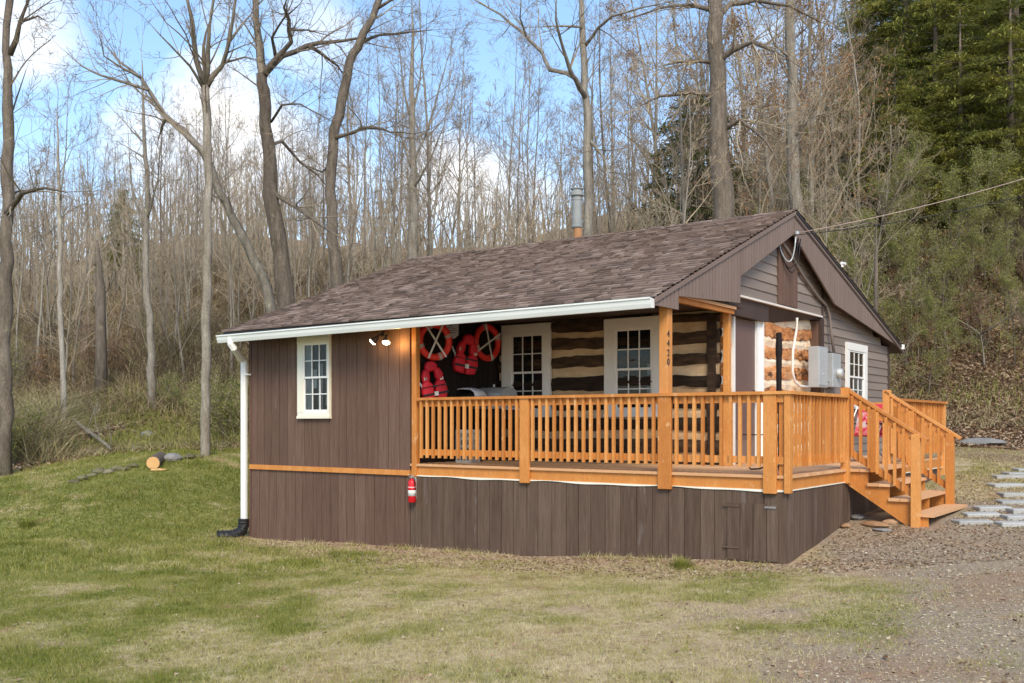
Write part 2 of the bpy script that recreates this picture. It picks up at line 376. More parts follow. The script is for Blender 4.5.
grass = ramp(t, [(.3,(.10,.11,.028)),(.5,(.18,.19,.05)),(.7,(.29,.27,.10))], n2).outputs[0]
dryc = ramp(t, [(.3,(.24,.155,.085)),(.5,(.40,.30,.175)),(.7,(.54,.44,.29))], n2).outputs[0]
grv = ramp(t, [(.3,(.18,.12,.07)),(.48,(.29,.215,.135)),(.62,(.38,.30,.205)),(.75,(.52,.45,.34))], n3).outputs[0]
vor = N(t, 'ShaderNodeTexVoronoi', i_Scale=38.0); tc = N(t, 'ShaderNodeTexCoord'); t.links.new(tc.outputs['Object'], vor.inputs['Vector'])
grv = mixc(t, .35, grv, mixc(t, vor.outputs['Color'], (.19,.14,.10), (.40,.34,.28)))
litc = ramp(t, [(.3,(.12,.08,.045)),(.5,(.25,.175,.10)),(.62,(.37,.28,.17)),(.75,(.29,.27,.10))], n2).outputs[0]
f = math_(t, 'MULTIPLY_ADD', math_(t, 'ADD', sp.outputs[0], math_(t, 'MULTIPLY', math_(t, 'SUBTRACT', n2, .5), 1.3)), 1.6, -.3, clamp=True)
col = mixc(t, f, grass, dryc)
f = math_(t, 'MULTIPLY_ADD', math_(t, 'ADD', sp.outputs[1], math_(t, 'MULTIPLY', math_(t, 'SUBTRACT', n2, .5), 1.0)), 1.8, -.4, clamp=True)
col = mixc(t, f, col, grv)
f = math_(t, 'MULTIPLY_ADD', math_(t, 'ADD', sp.outputs[2], math_(t, 'MULTIPLY', math_(t, 'SUBTRACT', n2, .5), 1.0)), 1.8, -.4, clamp=True)
col = mixc(t, f, col, litc)
dirt = math_(t, 'MULTIPLY_ADD', n1, 12, -7.1, clamp=True)
col = mixc(t, math_(t, 'MULTIPLY', dirt, .7), col, (.30,.165,.095))
bf = math_(t, 'MULTIPLY_ADD', math_(t, 'ADD', cv.outputs['Alpha'], math_(t, 'MULTIPLY', math_(t, 'SUBTRACT', n2, .5), .9)), 1.6, -.35, clamp=True)
bcol = ramp(t, [(.3,(.26,.165,.10)),(.5,(.40,.28,.175)),(.66,(.53,.41,.28))], n3).outputs[0]
col = mixc(t, math_(t, 'MULTIPLY', bf, .9), col, bcol)
nd = noise(t, .55, (1,1,1), 5, .6); redd = math_(t, 'MULTIPLY', math_(t, 'MULTIPLY_ADD', nd, 9, -4.7, clamp=True), sp.outputs[1])
col = mixc(t, math_(t, 'MULTIPLY', redd, .6), col, (.29,.175,.105))
t.links.new(col, b.inputs['Base Color']); b.inputs['Roughness'].default_value = 1; b.inputs['Specular IOR Level'].default_value = .1
bp = N(t, 'ShaderNodeBump', i_Strength=.8, i_Distance=.03); t.links.new(math_(t, 'ADD', n2, math_(t, 'MULTIPLY', n3, .4)), bp.inputs['Height']); t.links.new(bp.outputs[0], b.inputs['Normal'])
me.materials.append(m); tag(link('ground', me), kind='structure')

# ================================================================ CABIN
XL, XG, XR, XS, YL, YE, YR, YB = -9.74, -1.70, -1.50, -1.88, 2.3, -.47, 4.37, 10.93
ZE, ZR, ZB = 3.27, 5.16, 3.30
DECK = 1.06
def roof_z(y): return ZE+(ZR-ZE)*(y-YE)/(YR-YE) if y <= YR else ZR+(ZB-ZR)*(y-YR)/(YB-YR)
cabin = thing('log_cabin', 'low brown log and board cabin with shingled roof and white gutter', 'cabin', (-5.8, 5, .2))
def planks_y(y0, y1, xa, xb, zb, zt, wmin=.17, wmax=.3, gap=.004, face=-1):
    """vertical boards on a plane y=y0 (outer face) with back sheet"""
    mb = MB(); x = xa
    while x < xb-.02:
        w = min(random.uniform(wmin, wmax), xb-x)
        if xb-x-w < .06: w = xb-x
        b0 = zb(x+w/2) if callable(zb) else zb
        mb.box((x+gap, y0+random.uniform(0, .003), b0), (x+w-gap, y1, zt)); x += w
    b0 = min(zb(xa), zb(xb)) if callable(zb) else zb
    mb.box((xa+.01, y0+(y1-y0)*.4, b0+.01), (xb-.01, y1+(y1-y0)*.2, zt-.01), r=0)
    return mb
def planks_x(x0, x1, ya, yb, zb, zt, wmin=.17, wmax=.3, gap=.004):
    mb = MB(); y = ya
    while y < yb-.02:
        w = min(random.uniform(wmin, wmax), yb-y)
        if yb-y-w < .06: w = yb-y
        b0 = zb(y+w/2) if callable(zb) else zb; t0 = zt(y+w/2) if callable(zt) else zt
        mb.box((x0+random.uniform(-.003, 0), y+gap, b0), (x1, y+w-gap, t0)); y += w
    b0 = min(zb(ya), zb(yb)) if callable(zb) else zb; t0 = min(zt(ya), zt(yb)) if callable(zt) else zt
    mb.box((x0+(x1-x0)*.4, ya+.01, b0+.01), (x1+(x1-x0)*.2, yb-.01, t0-.01), r=0)
    return mb
gz = lambda x: H(x, -.05)-.06
wall = planks_y(0, .04, XL, -5.985, .95, 3.30, .17, .26, .005)
wall.box((XL-.02, -.012, H(XL, 0)-.1), (XL+.035, .05, 3.25))
wo = wall.build('front_wall', M['siding'], cabin)
planks_y(0, .04, XL+.035, -5.985, gz, .872, .17, .26, .005).build('front_skirt', M['siding'], cabin)
MB().box((XL+.01, -.032, .875), (-5.975, .03, .955)).build('belt_board', M['orange'], cabin)
# left, back and right structural walls
mb = planks_x(XL-.0, XL+.04, .06, 10.45, lambda y: H(XL, y)-.1, lambda y: min(roof_z(y)-.16, 9)); mb.build('left_wall', M['siding'], cabin)
mb = planks_y(10.5, 10.46, XL, XG, lambda x: H(x, 10.5)-.1, 3.33); mb.build('back_wall', M['siding'], cabin)
planks_x(-5.975, -6.01, .06, YL-.04, DECK, 3.38, .14, .16).build('porch_side_wall', M['blackwall'], cabin)
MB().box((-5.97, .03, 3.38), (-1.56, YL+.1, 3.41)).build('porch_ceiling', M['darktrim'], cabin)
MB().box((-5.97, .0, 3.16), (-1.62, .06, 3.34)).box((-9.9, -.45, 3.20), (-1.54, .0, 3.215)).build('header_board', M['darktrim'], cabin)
MB().box((-1.67, .14, 3.335), (-1.55, 2.12, 3.375)).build('side_beam', M['deckfloor'], cabin)
MB().box((-1.64, .14, 3.27), (-1.58, 2.12, 3.33)).build('side_beam', M['orange'], cabin)
# logs
def logwall(axis, pos, a0, a1, rows, nrm, step=.12, bulge=.05, seed=0, wv=1.):
    """rows: list of (z0, z1); wavy squared logs. returns MB of logs"""
    mb = MB(); rng = random.Random(seed); n = max(2, int((a1-a0)/step))
    for z0, z1 in rows:
        ph = rng.random()*9; vs = []; am = rng.uniform(.010, .024)*wv
        for i in range(n+1):
            a = a0+(a1-a0)*i/n; e = 1
            w0 = am*math.sin(a*2.1+ph)+rng.uniform(-.012, .012)*wv; w1 = am*math.sin(a*1.7+ph*2)+rng.uniform(-.012, .012)*wv
            o = bulge+rng.uniform(-.008, .008)
            for dz, do in ((z0+w0, -.03), (z0+w0+.02, o*.7), ((z0+z1)/2, o), (z1+w1-.02, o*.75), (z1+w1, -.03)):
                q = pos+nrm*do; vs.append((a, q, dz) if axis == 'y' else (q, a, dz))
        fs = [(i*5+k, (i+1)*5+k, (i+1)*5+k+1, i*5+k+1) for i in range(n) for k in range(4)]
        fs += [(4, 3, 2, 1, 0), tuple(n*5+k for k in range(5))]
        mb.add(vs, fs)
    return mb
chz = [1.16, 1.50, 1.835, 2.165, 2.50, 2.815, 3.13]
chh = [.10, .11, .11, .10, .13, .10, .10]
rows = [(DECK-.02, chz[0]-chh[0]/2)]
for i in range(len(chz)): rows.append((chz[i]+chh[i]/2, (chz[i+1]-chh[i+1]/2) if i+1 < len(chz) else 3.37))
lw = logwall('y', YL, -5.96, XS, rows, -1, seed=2, wv=1.25, bulge=.075).build('log_wall', M['log'], cabin)
mb = MB(); n = 34
for i, (z, h) in enumerate(zip(chz, chh)):
    vs = []
    for k in range(n+1):
        x = -5.96+(XS+5.96)*k/n
        vs += [(x, YL-.012+random.uniform(-.006, .006), z-h/2-.04), (x, YL-.022+random.uniform(-.008, .008), z), (x, YL-.008+random.uniform(-.006, .006), z+h/2+.04)]
    mb.add(vs, [(k*3+j, (k+1)*3+j, (k+1)*3+j+1, k*3+j+1) for k in range(n) for j in range(2)])
mb.box((-5.96, YL+.0, DECK), (XS, YL+.06, 3.37)); mb.build('chinking', M['chink'], lw)
# dark corner board with ragged edge
x = onY(711, 340, 2.2).x; mb = MB(); vs = []
for k in range(17):
    z = DECK+(3.3-DECK)*k/16; w = .06+random.uniform(-.012, .02)
    vs += [(x-w, YL-.055, z), (x-w, YL-.10, z), (x+w, YL-.10, z), (x+w, YL-.055, z)]
mb.add(vs, [(k*4+j, (k+1)*4+j, (k+1)*4+(j+1) % 4, k*4+(j+1) % 4) for k in range(16) for j in range(4)]+[(64, 65, 66, 67)])
mb.build('corner_board', M['log'], cabin)
# side log wall
ydl, ydr, yt = onX(729, 400, XS).y, onX(757, 400, XS).y, onX(820, 400, XG).y
rows2 = []; z = .98; ch2 = []
hs = [.20, .23, .20, .24, .22, .21, .25]; cs = [.13, .15, .12, .16, .13, .14, .10]
for a, c in zip(hs, cs): rows2.append((z, z+a)); ch2.append((z+a, z+a+c)); z += a+c
sl = logwall('x', XS, ydr+.02, yt, rows2, 1, .11, .045, 5, 2.3)
sl2 = logwall('x', XS, YL, ydl-.02, rows2, 1, .1, .045, 6, 2.3); sl.add(sl2.v, sl2.f, .3)
so = sl.build('side_log_wall', M['sidelog'], cabin)
mb = MB(); n = 26
for (z0, z1) in ch2:
    vs = []
    for k in range(n+1):
        y = YL+.0+(yt-YL)*k/n
        if ydl-.05 < y < ydr+.05: y = ydl-.05 if y < (ydl+ydr)/2 else ydr+.05
        vs += [(XS+random.uniform(-.004, .006), y, z0-.04), (XS+.026+random.uniform(-.01, .01), y, (z0+z1)/2), (XS+random.uniform(-.004, .008), y, z1+.04)]
    mb.add(vs, [(k*3+j, (k+1)*3+j, (k+1)*3+j+1, k*3+j+1) for k in range(n) for j in range(2) if not (vs[k*3][1] < (ydl+ydr)/2 < vs[(k+1)*3][1])])
mb.box((XS-.06, YL+.06, DECK-.1), (XS-.005, yt, 3.6)); mb.build('side_chinking', M['sidechink'], so)
MB().box((XS-.1, YL, H(-1.9, 3)-.2), (XS-.02, yt, 1.0)).build('foundation', M['darktrim'], cabin)
# door
zt = onX(735, 319, XS).z
MB().box((XS, ydl+.06, DECK+.02), (XS+.05, ydr-.21, zt)).build('door', M['door'], cabin)
do = bpy.data.objects['door']
MB().box((XS+.05, ydr-.30, 2.02), (XS+.07, ydr-.24, 2.20)).tube([(XS+.06, ydr-.27, 2.05), (XS+.12, ydr-.27, 2.05), (XS+.12, ydr-.36, 2.05)], .012, 6).build('handle', M['black'], do)
MB().box((XS+.052, ydl+.12, 1.16), (XS+.060, ydr-.27, 1.42)).build('kick_panel', M['rake'], do)
MB().box((XS, ydl, DECK), (XS+.08, ydl+.055, zt+.02)).box((XS, ydr-.205, DECK), (XS+.09, ydr-.07, zt+.02)).box((XS, ydr-.07, DECK), (XS+.13, ydr-.02, zt+.02)).build('door_casing', M['white'], cabin)
# header above the door and porch-side soffit
MB().box((XS, YL-.06, zt+.02), (XG-.01, ydr+.06, 3.58)).build('door_header', M['darktrim'], cabin)
ysf = ydr+.06
zi0 = onX(758, 325, XS+.02).z
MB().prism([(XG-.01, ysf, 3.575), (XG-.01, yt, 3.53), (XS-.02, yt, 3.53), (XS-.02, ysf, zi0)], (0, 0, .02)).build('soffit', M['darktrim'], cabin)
# gable siding
def lap(mb, ya, yb, z0, z1, top, step=.155):
    z = z0
    while z < z1:
        def yl(zz): return [ya, yb]
        zz = min(z+step, z1)
        # clip by the roof line at the top of each board
        lo, hi = ya, yb
        while lo < hi and top(lo) < zz: lo += .02
        while hi > lo and top(hi) < zz: hi -= .02
        if hi-lo > .08:
            mb.add([(XG+.022, lo, z), (XG+.022, hi, z), (XG+.004, hi, zz+.01), (XG+.004, lo, zz+.01), (XG-.02, lo, z), (XG-.02, hi, z)], [(0, 1, 2, 3), (0, 4, 5, 1)])
        z += step
    return mb
top = lambda y: roof_z(y)-.14
mb = MB(); lap(mb, 2.2, yt+.05, 3.60, 5.0, top)
gb = mb.build('gable_siding', M['lap'], cabin)
mb = MB(); lap(mb, yt+.12, 10.5, H(XG, 8)-.2, 4.5, top); mb.build('side_wall_siding', M['lap'], cabin)
def xpoly(x0, x1, pts): return MB().prism([(x0, y, z) for y, z in pts], (x1-x0, 0, 0), r=.1)
mb = xpoly(XG-.05, XG-.022, [(yt+.05, 1), (10.5, 1), (10.5, 3.2), (YR, 4.98), (2.2, 4.1), (2.2, 3.58), (yt+.05, 3.58)])
mb.box((XG-.02, 10.42, H(XG, 10.5)-.1), (XG+.03, 10.52, 3.3)); mb.build('gable_sheathing', M['darktrim'], cabin)
MB().box((XG-.01, 2.2, 3.57), (XG+.045, yt+.02, 3.60)).build('gable_trim', M['offwhite'], cabin)
MB().box((XS-.02, yt-.015, 1.0), (XG-.021, yt+.02, 3.52)).build('return_board', M['siding'], cabin)
MB().box((XG-.02, yt-.02, 1.0), (XG+.035, yt+.12, 3.56)).box((XG+.01, yt+.02, 3.60), (XG+.03, yt+.10, 4.3)).build('corner_trim', M['darktrim'], cabin)
ya, yb_ = onX(776, 300, XG).y, onX(795, 300, XG).y
mb = MB(); y = ya
while y < yb_-.01:
    mb.box((XG+.02, y+.002, onX(785, 306, XG).z), (XG+.045, min(y+.16, yb_)-.002, min(4.72, roof_z(y)-.2))); y += .16
mb.build('attic_hatch', M['siding'], gb)
# ---- windows
def window(parent, o, ux, nx, w, h, mats, cas=(.17, .10, .12, .12), lower_in=.02, pane_spans=None, label=None, side=0):
    """o: lower left corner on the wall, ux: along, nx: outward. cas: left, right, top, bottom casing widths"""
    ux = Vector(ux); nx = Vector(nx); m = Matrix(((ux.x, nx.x, 0, o[0]), (ux.y, nx.y, 0, o[1]), (0, 0, 1, o[2]), (0, 0, 0, 1)))
    l, r, t, b = cas; mb = MB()
    mb.box((0, 0, b), (l, .05, h-t), m).box((w-r, 0, b), (w, .05, h-t), m).box((0, 0, h-t), (w, .056, h), m).box((-.006, 0, 0), (w+.006, .06, b*.45), m).box((0, 0, b*.45), (w, .045, b), m)
    fr = mb.build('window', mats[0], parent); fr.data.polygons.foreach_set('use_smooth', [False]*len(fr.data.polygons))
    if label: fr['label'] = label
    x0, x1, z0, z1 = l, w-r, b, h-t; zm = (z0+z1)/2
    mb = MB(); s = .032; mun = .016
    for a, c, n0 in ((zm-.01, z1, .022), (z0, zm+.02, .008)):
        bb = s if a > z0 else s*1.5
        mb.box((x0, n0, a), (x0+s, n0+.02, c), m).box((x1-s, n0, a), (x1, n0+.02, c), m).box((x0+s, n0, c-s), (x1-s, n0+.02, c), m).box((x0+s, n0, a), (x1-s, n0+.02, a+bb), m)
        for k in (1, 2):
            xx = x0+s+(x1-x0-2*s)*k/3; mb.box((xx-mun/2, n0+.002, a+bb), (xx+mun/2, n0+.018, c-s), m)
        zz = (a+bb+c-s)/2
        for k in range(3):
            xa = x0+s+(x1-x0-2*s)*k/3+mun/2; xb = x0+s+(x1-x0-2*s)*(k+1)/3-mun/2; mb.box((xa, n0+.003, zz-mun/2), (xb, n0+.017, zz+mun/2), m)
    mb.build('sash', mats[1], fr)
    g = MB(); g.add([m@Vector(p) for p in ((x0+.01, .026, zm), (x1-.01, .026, zm), (x1-.01, .026, z1-.01), (x0+.01, .026, z1-.01))], [(0, 1, 2, 3)])
    g.add([m@Vector(p) for p in ((x0+.01, .012, z0+.01), (x1-.01, .012, z0+.01), (x1-.01, .012, zm), (x0+.01, .012, zm))], [(0, 1, 2, 3)])
    g.build('pane', M['glass'], fr)
    k = MB(); k.box((x0-.02, .0025, z0-.02), (x1+.02, .0045, z1+.02), m); k.build('interior_shade_sheet', M['dark'], fr)  # flat near-black sheet painted as the unlit room behind the glass
    if pane_spans:
        for xa, xb, za, zb in (pane_spans if isinstance(pane_spans, list) else [pane_spans]):
            k = MB(); vs = []; n = 24
            for i in range(n+1):
                u = x0+(x1-x0)*(xa+(xb-xa)*i/n); vs += [m@Vector((u, .0065+.001*math.sin(i*1.9), z0+(z1-z0)*za)), m@Vector((u, .0065+.001*math.sin(i*1.9), z0+(z1-z0)*zb))]
            k.add(vs, [(2*i, 2*i+2, 2*i+3, 2*i+1) for i in range(n)]); k.build('curtain_and_reflection', M['curtain_and_reflection'], fr)  # curtains, and the painted pane reflection of the right porch window
    return fr
p = onY(299.5, 336, 0); q = onY(331.5, 418.5, 0)
window(cabin, (p.x, -.002, q.z), (1, 0, 0), (0, -1, 0), q.x-p.x, p.z-q.z, (M['cream'], M['white']), (.135, .04, .14, .10), pane_spans=[(.02, .30, .0, .97), (.55, .74, .0, .7), (.86, .99, .1, .97), (.34, .5, .35, .62)], label='narrow cream window with pale curtains behind the panes')
yw = YL-.05
for pa, pb, qa, bl, lab in ((501.5, 550, 326, None, 'left porch window with wide tan casing'), (604, 660, 319.5, (.84, 1, 0, .62), 'right porch window beside the numbered post')):  # right window's pale end strip is a reflection painted on the panes
    p = onY(pa, qa, yw-.05); q = onY(pb, qa, yw-.05)
    window(cabin, (p.x, yw, 1.78), (1, 0, 0), (0, -1, 0), q.x-p.x, p.z-1.78, (M['offwhite'], M['white'] if 0 else M['offwhite']), (.20, .14, .17, .10), pane_spans=bl, label=lab)
p = onX(845, 342, XG+.02); q = onX(865, 390, XG+.02)
window(cabin, (XG+.02, p.y, 1.95), (0, 1, 0), (1, 0, 0), q.y-p.y, p.z-1.95, (M['white'], M['white']), (.14, .20, .14, .10), pane_spans=(.3, 1, 0, .5), label='white side window past the meter boxes')
# ---- roof
def shingles(ya, za, yb, zb, x0, x1, exp=.143, fine=True):
    mb = MB(); L = math.hypot(yb-ya, zb-za); sy, sz = (yb-ya)/L, (zb-za)/L; ny, nz = (-sz, sy) if sy > 0 else (sz, -sy)
    n = int(L/exp)+1
    for i in range(n):
        s0 = i*exp; s1 = min(s0+exp*1.05, L); x = x0-random.uniform(0, .2)
        if s0 >= L: break
        while x < x1:
            w = random.choice((.08, .11, .15, .19, .24)) if fine else 1.5
            a = max(x, x0); b = min(x+w, x1); h = random.choice((.014, .024)); sj = -random.choice((0, 0, .006))
            if b > a:
                def P(xx, s, hh): return (xx, ya+sy*s+ny*hh, za+sz*s+nz*hh)
                r = random.betavariate(1.5, 1.5)
                mb.add([P(a, s0+sj, h+.006), P(b, s0+sj, h+.006), P(b, s1, .004), P(a, s1, .004), P(a, s0+sj, -.004), P(b, s0+sj, -.004)], [(0, 1, 2, 3), (0, 4, 5, 1)], r)
            x += w
    return mb
XW = -9.88
mb = shingles(YE-.03, ZE-.01, YR, ZR, XW, XR+.03)
b2 = shingles(YB+.03, ZB-.01, YR, ZR, XW, XR+.03, .4, False); mb.add(b2.v, b2.f)
for k in range(60):   # ridge caps
    x = XW+(XR-XW)*k/60; w = (XR-XW)/60+.03
    mb.add([(x, YR-.14, ZR-.034), (x+w, YR-.14, ZR-.040), (x+w, YR, ZR+.012), (x, YR, ZR+.018), (x+w, YR+.14, ZR-.030), (x, YR+.14, ZR-.024)], [(0, 1, 2, 3), (3, 2, 4, 5)], random.betavariate(2, 1.4))
roof = mb.build('roof', M['shingle'], cabin)
mb = MB().prism([(XW+.02, YE, ZE-.02), (XW+.02, YR, ZR-.01), (XW+.02, YB, ZB-.02), (XW+.02, YB, ZB-.11), (XW+.02, YR, ZR-.12), (XW+.02, YE, ZE-.09)], (XR-.03-XW, 0, 0))
mb.build('roof_deck', M['darktrim'], roof)
MB().box((XW+.01, YE-.021, ZE-.16), (XR-.04, YE+.02, ZE-.03)).build('fascia', M['black'], roof)
g = MB()   # gutter with a rolled lip, open at the top
pr = [(YE-.022, ZE-.045), (YE-.022, ZE-.155), (YE-.105, ZE-.160), (YE-.125, ZE-.11), (YE-.135, ZE-.06), (YE-.150, ZE-.050), (YE-.150, ZE-.030), (YE-.128, ZE-.032), (YE-.120, ZE-.06), (YE-.112, ZE-.108), (YE-.098, ZE-.150), (YE-.030, ZE-.146), (YE-.030, ZE-.045)]
g.prism([(XW-.01, a, c) for a, c in pr], (XR-XW-.0, 0, 0))
for xx in (XW-.012, XR-.012): g.prism([(xx, a, c) for a, c in pr[:7]], (.004, 0, 0))
g.v = [(x_, y_, z_-.05*max(0, min(1, (-1.6-x_)/8.3))**1.3) for x_, y_, z_ in g.v]; gut = g.build('gutter', M['gutter'], cabin)
# rake boards: grooved vinyl, stepping round the porch and following the roof
A = onX(742, 275, XR); P1 = onX(741, 303, XR); P0 = onX(679, 309, XR); Pn = onX(679, 296, XR); AP = onX(794, 234, XR); KI = onX(835, 304, XR); EN = onX(898, 346, XR)
def rake_bottom(y):
    if y < P0.y: return P0.z-.01
    if y < P1.y: return Pn.z+(P1.z-Pn.z)*(y-P0.y)/(P1.y-P0.y)
    if y < AP.y: return A.z+(AP.z-A.z)*(y-A.y)/(AP.y-A.y)
    if y < KI.y: return AP.z+(KI.z-AP.z)*(y-AP.y)/(KI.y-AP.y)
    return KI.z+(EN.z-KI.z)*(y-KI.y)/(EN.y-KI.y)
mb = MB(); y = YE-.02; cuts = []
while y < YB: cuts.append(y); y += .105
cuts = sorted(cuts+[P0.y, P1.y+.001, AP.y, KI.y, YR, YB+.02])
for a, c in zip(cuts[:-1], cuts[1:]):
    if c-a < .004: continue
    e = .0001; g_ = .0075
    poly = [(XR-.03, a+g_, rake_bottom(a+e)), (XR-.03, c-g_, rake_bottom(c-e)), (XR-.03, c-g_, roof_z(c)-.03), (XR-.03, a+g_, roof_z(a)-.03)]
    mb.prism(poly, (.03, 0, 0))
rk = mb.build('rake_board', M['rake'], cabin)
mb = MB()
for a, c in zip(cuts[:-1], cuts[1:]):
    if c-a < .004: continue
    mb.prism([(XR-.034, a, rake_bottom(a+.0001)+.02), (XR-.034, c, rake_bottom(c-.0001)+.02), (XR-.034, c, roof_z(c)-.04), (XR-.034, a, roof_z(a)-.04)], (-.012, 0, 0))
mb.build('backing', M['black'], rk)
def strip(y0, y1, o0, o1, xa, xb, mat, name, par):
    MB().prism([(xa, y0, roof_z(y0)-o0), (xa, y1, roof_z(y1)-o0), (xa, y1, roof_z(y1)-o1), (xa, y0, roof_z(y0)-o1)], (xb-xa, 0, 0)).build(name, mat, par)
strip(YE-.03, YR, .012, .075, XR+.001, XR+.022, M['rake'], 'rake_trim', cabin)
strip(YR, YB+.03, .012, .055, XR+.001, XR+.030, M['black'], 'rake_trim', cabin)
strip(YR, YB+.03, .060, .10, XR+.001, XR+.018, M['rake'], 'rake_trim', cabin)
strip(YR, YB+.03, .10, .135, XR+.001, XR+.010, M['darktrim'], 'rake_trim', cabin)
# chimney flue
cp = onY(577, 237, 5.1); tz = onY(577, 188, 5.1).z
ch = MB().lathe([(.085, cp.z-.35), (.085, cp.z+.16)], (cp.x+.02, 5.1, 0), 16).build('chimney', M['rust'], roof, smooth=False)
ch.location = (0, 0, 0)
h = tz-cp.z
mb = MB().lathe([(.09, cp.z+.17), (.105, cp.z+.19), (.105, cp.z+.22), (.097, cp.z+.23), (.097, tz-.24), (.104, tz-.24), (.104, tz-.21), (.09, tz-.20), (.09, tz-.16)], (cp.x, 5.1, 0), 20)
mb.lathe([(.12, tz-.16), (.128, tz-.15), (.128, tz-.08), (.12, tz-.075), (.10, tz-.075), (.10, tz-.03), (.124, tz-.028), (.124, tz-.01), (.04, tz)], (cp.x, 5.1, 0), 20)
fl = mb.build('flue_cap', M['flue'], roof)
# downspout
dx = onY(244, 400, -.06).x
zb0 = onY(244, 522, -.06).z
def rect_tube(pts, w, d, mat, name, par):
    mb = MB(); 
    for a, c in zip(pts[:-1], pts[1:]): mb.bar(a, c, w, d, (0, -1, .02))
    return mb.build(name, mat, par)
dsx = onY(231, 345, YE-.09).x
mb = MB().tube([(dsx, YE-.09, 3.14), (dsx, YE-.09, 3.03), (dsx+.03, YE-.06, 2.97), (dx-.02, -.10, 2.80), (dx, -.06, 2.74), (dx, -.06, zb0)], [.062]*6, 8)
dsp = mb.build('downspout', M['white'], gut, smooth=False)
MB().box((dx+.03, -.1, 2.52), (dx+.14, -.02, 2.55)).build('strap', M['white'], gut)
pe = onY(217, 540, -.45)
mb = MB(); pts = [(dx, -.06, zb0+.06), (dx, -.07, zb0-.06), (dx-.01, -.10, zb0-.15), (dx-.05, -.17, zb0-.21), (dx-.12, -.27, zb0-.23), (pe.x, pe.y, pe.z+.07)]
fin = []
for a, c in zip(pts[:-1], pts[1:]):
    for k in range(5): fin.append(Vector(a).lerp(Vector(c), k/5))
fin.append(Vector(pts[-1])); mb.tube(fin, [.092+(.007 if i % 2 else 0) for i in range(len(fin))], 12)
mb.build('drain_elbow', M['black'], gut)
# porch posts
def post(name, x0, x1, y0, y1, z0, z1, mat, par):
    return MB().box((x0, y0, z0), (x1, y1, z1)).build(name, mat, par, bevel=.004)
pa = onY(411.5, 400, -.03).x
post('porch_post', pa, pa+.095, -.03, .06, .86, 3.16, M['orange'], cabin)
pn = onY(659, 400, -.03).x
npst = post('porch_post', pn, pn+.125, -.03, .10, DECK, 3.24, M['oldpost'], cabin)
npst['label'] = 'peeling post carrying black house numbers'
pc = onX(724, 400, -1.72).y
post('porch_post', -1.76, -1.67, 2.12, 2.21, DECK, 3.40, M['orange'], cabin)
def text(s, size, mat, name, par, m, ext=.002):
    cu = bpy.data.curves.new(name, 'FONT'); cu.body = s; cu.size = size; cu.extrude = ext; cu.align_x = 'CENTER'; cu.align_y = 'CENTER'
    o = bpy.data.objects.new('tmp_text', cu); COL.objects.link(o)
    dg = bpy.context.evaluated_depsgraph_get(); me = bpy.data.meshes.new_from_object(o.evaluated_get(dg)); bpy.data.objects.remove(o)
    me.transform(m); me.materials.clear(); me.materials.append(mat)
    r = bpy.data.objects.new(name, me); COL.objects.link(r); r.parent = par; return r
for ch_, py in (('4', 334), ('4', 343.5), ('2', 353), ('0', 362)):
    p = onX(668.5, py, pn+.128); m = Matrix.Translation(p)@Matrix(((0,0,1,0),(1,0,0,0),(0,1,0,0),(0,0,0,1)))
    text(ch_, .125, M['ink'], 'house_number', npst, m, .004)

# ================================================================ DECK
deck = thing('wooden_deck', 'orange stained wooden porch deck with railings and dark board skirt', 'deck', (-3, 1, 0))
mb = MB()
for k in range(17):
    y = -.03+k*.14; mb.box((-5.96, y+.003, DECK-.035), (.03, min(y+.137, 2.3), DECK))
for k in range(13):
    x = XS+.07+k*.14
    if x < .02: mb.box((x+.003, 2.303, DECK-.035), (min(x+.137, .03), 7.85, DECK))
mb.build('deck_floor', M['deckfloor'], deck)
MB().box((-5.96, .004, .885), (.0, .04, DECK-.036)).box((-.036, .04, .885), (-.001, 7.8, DECK-.036)).build('rim_board', M['orange'], deck)
mb = MB(); n = 60
for k in range(n):
    xa, xb = -5.95+5.96*k/n, -5.95+5.96*(k+1)/n; w = lambda x: .008*math.sin(x*3.1)+.006*math.sin(x*7)
    mb.prism([(xa, -.012, .866+w(xa)), (xb, -.012, .866+w(xb)), (xb, -.012, .886), (xa, -.012, .886)], (0, .016, 0), .5)
for k in range(22):
    a, c = .0+7.8*k/22, 7.8*(k+1)/22; mb.prism([(.012, a, .87), (.012, c, .87), (.012, c, .884), (.012, a, .884)], (-.012, 0, 0), .5)
mb.build('flashing', M['cream'], deck)
planks_y(0, .03, -5.98, -.0, gz, .866, .19, .24, .0055).build('skirt_board', M['skirt'], deck)
planks_x(-.0, -.03, .03, 2.42, lambda y: H(0, y)-.06, .868, .19, .24, .0055).build('skirt_board', M['skirt'], deck)
MB().box((-.06, 2.4, H(0, 2.6)-.1), (-.03, 7.8, .86)).build('skirt_board', M['skirt'], deck)
xh0, xh1 = onY(727, 530, -.01).x, onY(778.5, 530, -.01).x
mb = MB(); x = xh0
hz = onY(745, 503, 0).z
while x < xh1-.05:
    mb.box((x+.004, -.014, gz(x)+.09), (min(x+.17, xh1)-.004, -.002, hz)); x += .17
ht = mb.build('skirt_hatch', M['skirt'], deck)
for zz in (hz-.05, hz-.56):
    MB().box((xh0-.05, -.024, zz), (xh0+.16, -.016, zz+.02)).build('hinge', M['skirt'], ht)
MB().box((xh1-.17, -.024, hz-.05), (xh1-.03, -.016, hz-.025)).build('latch', M['rock'], ht)
CT = 2.07
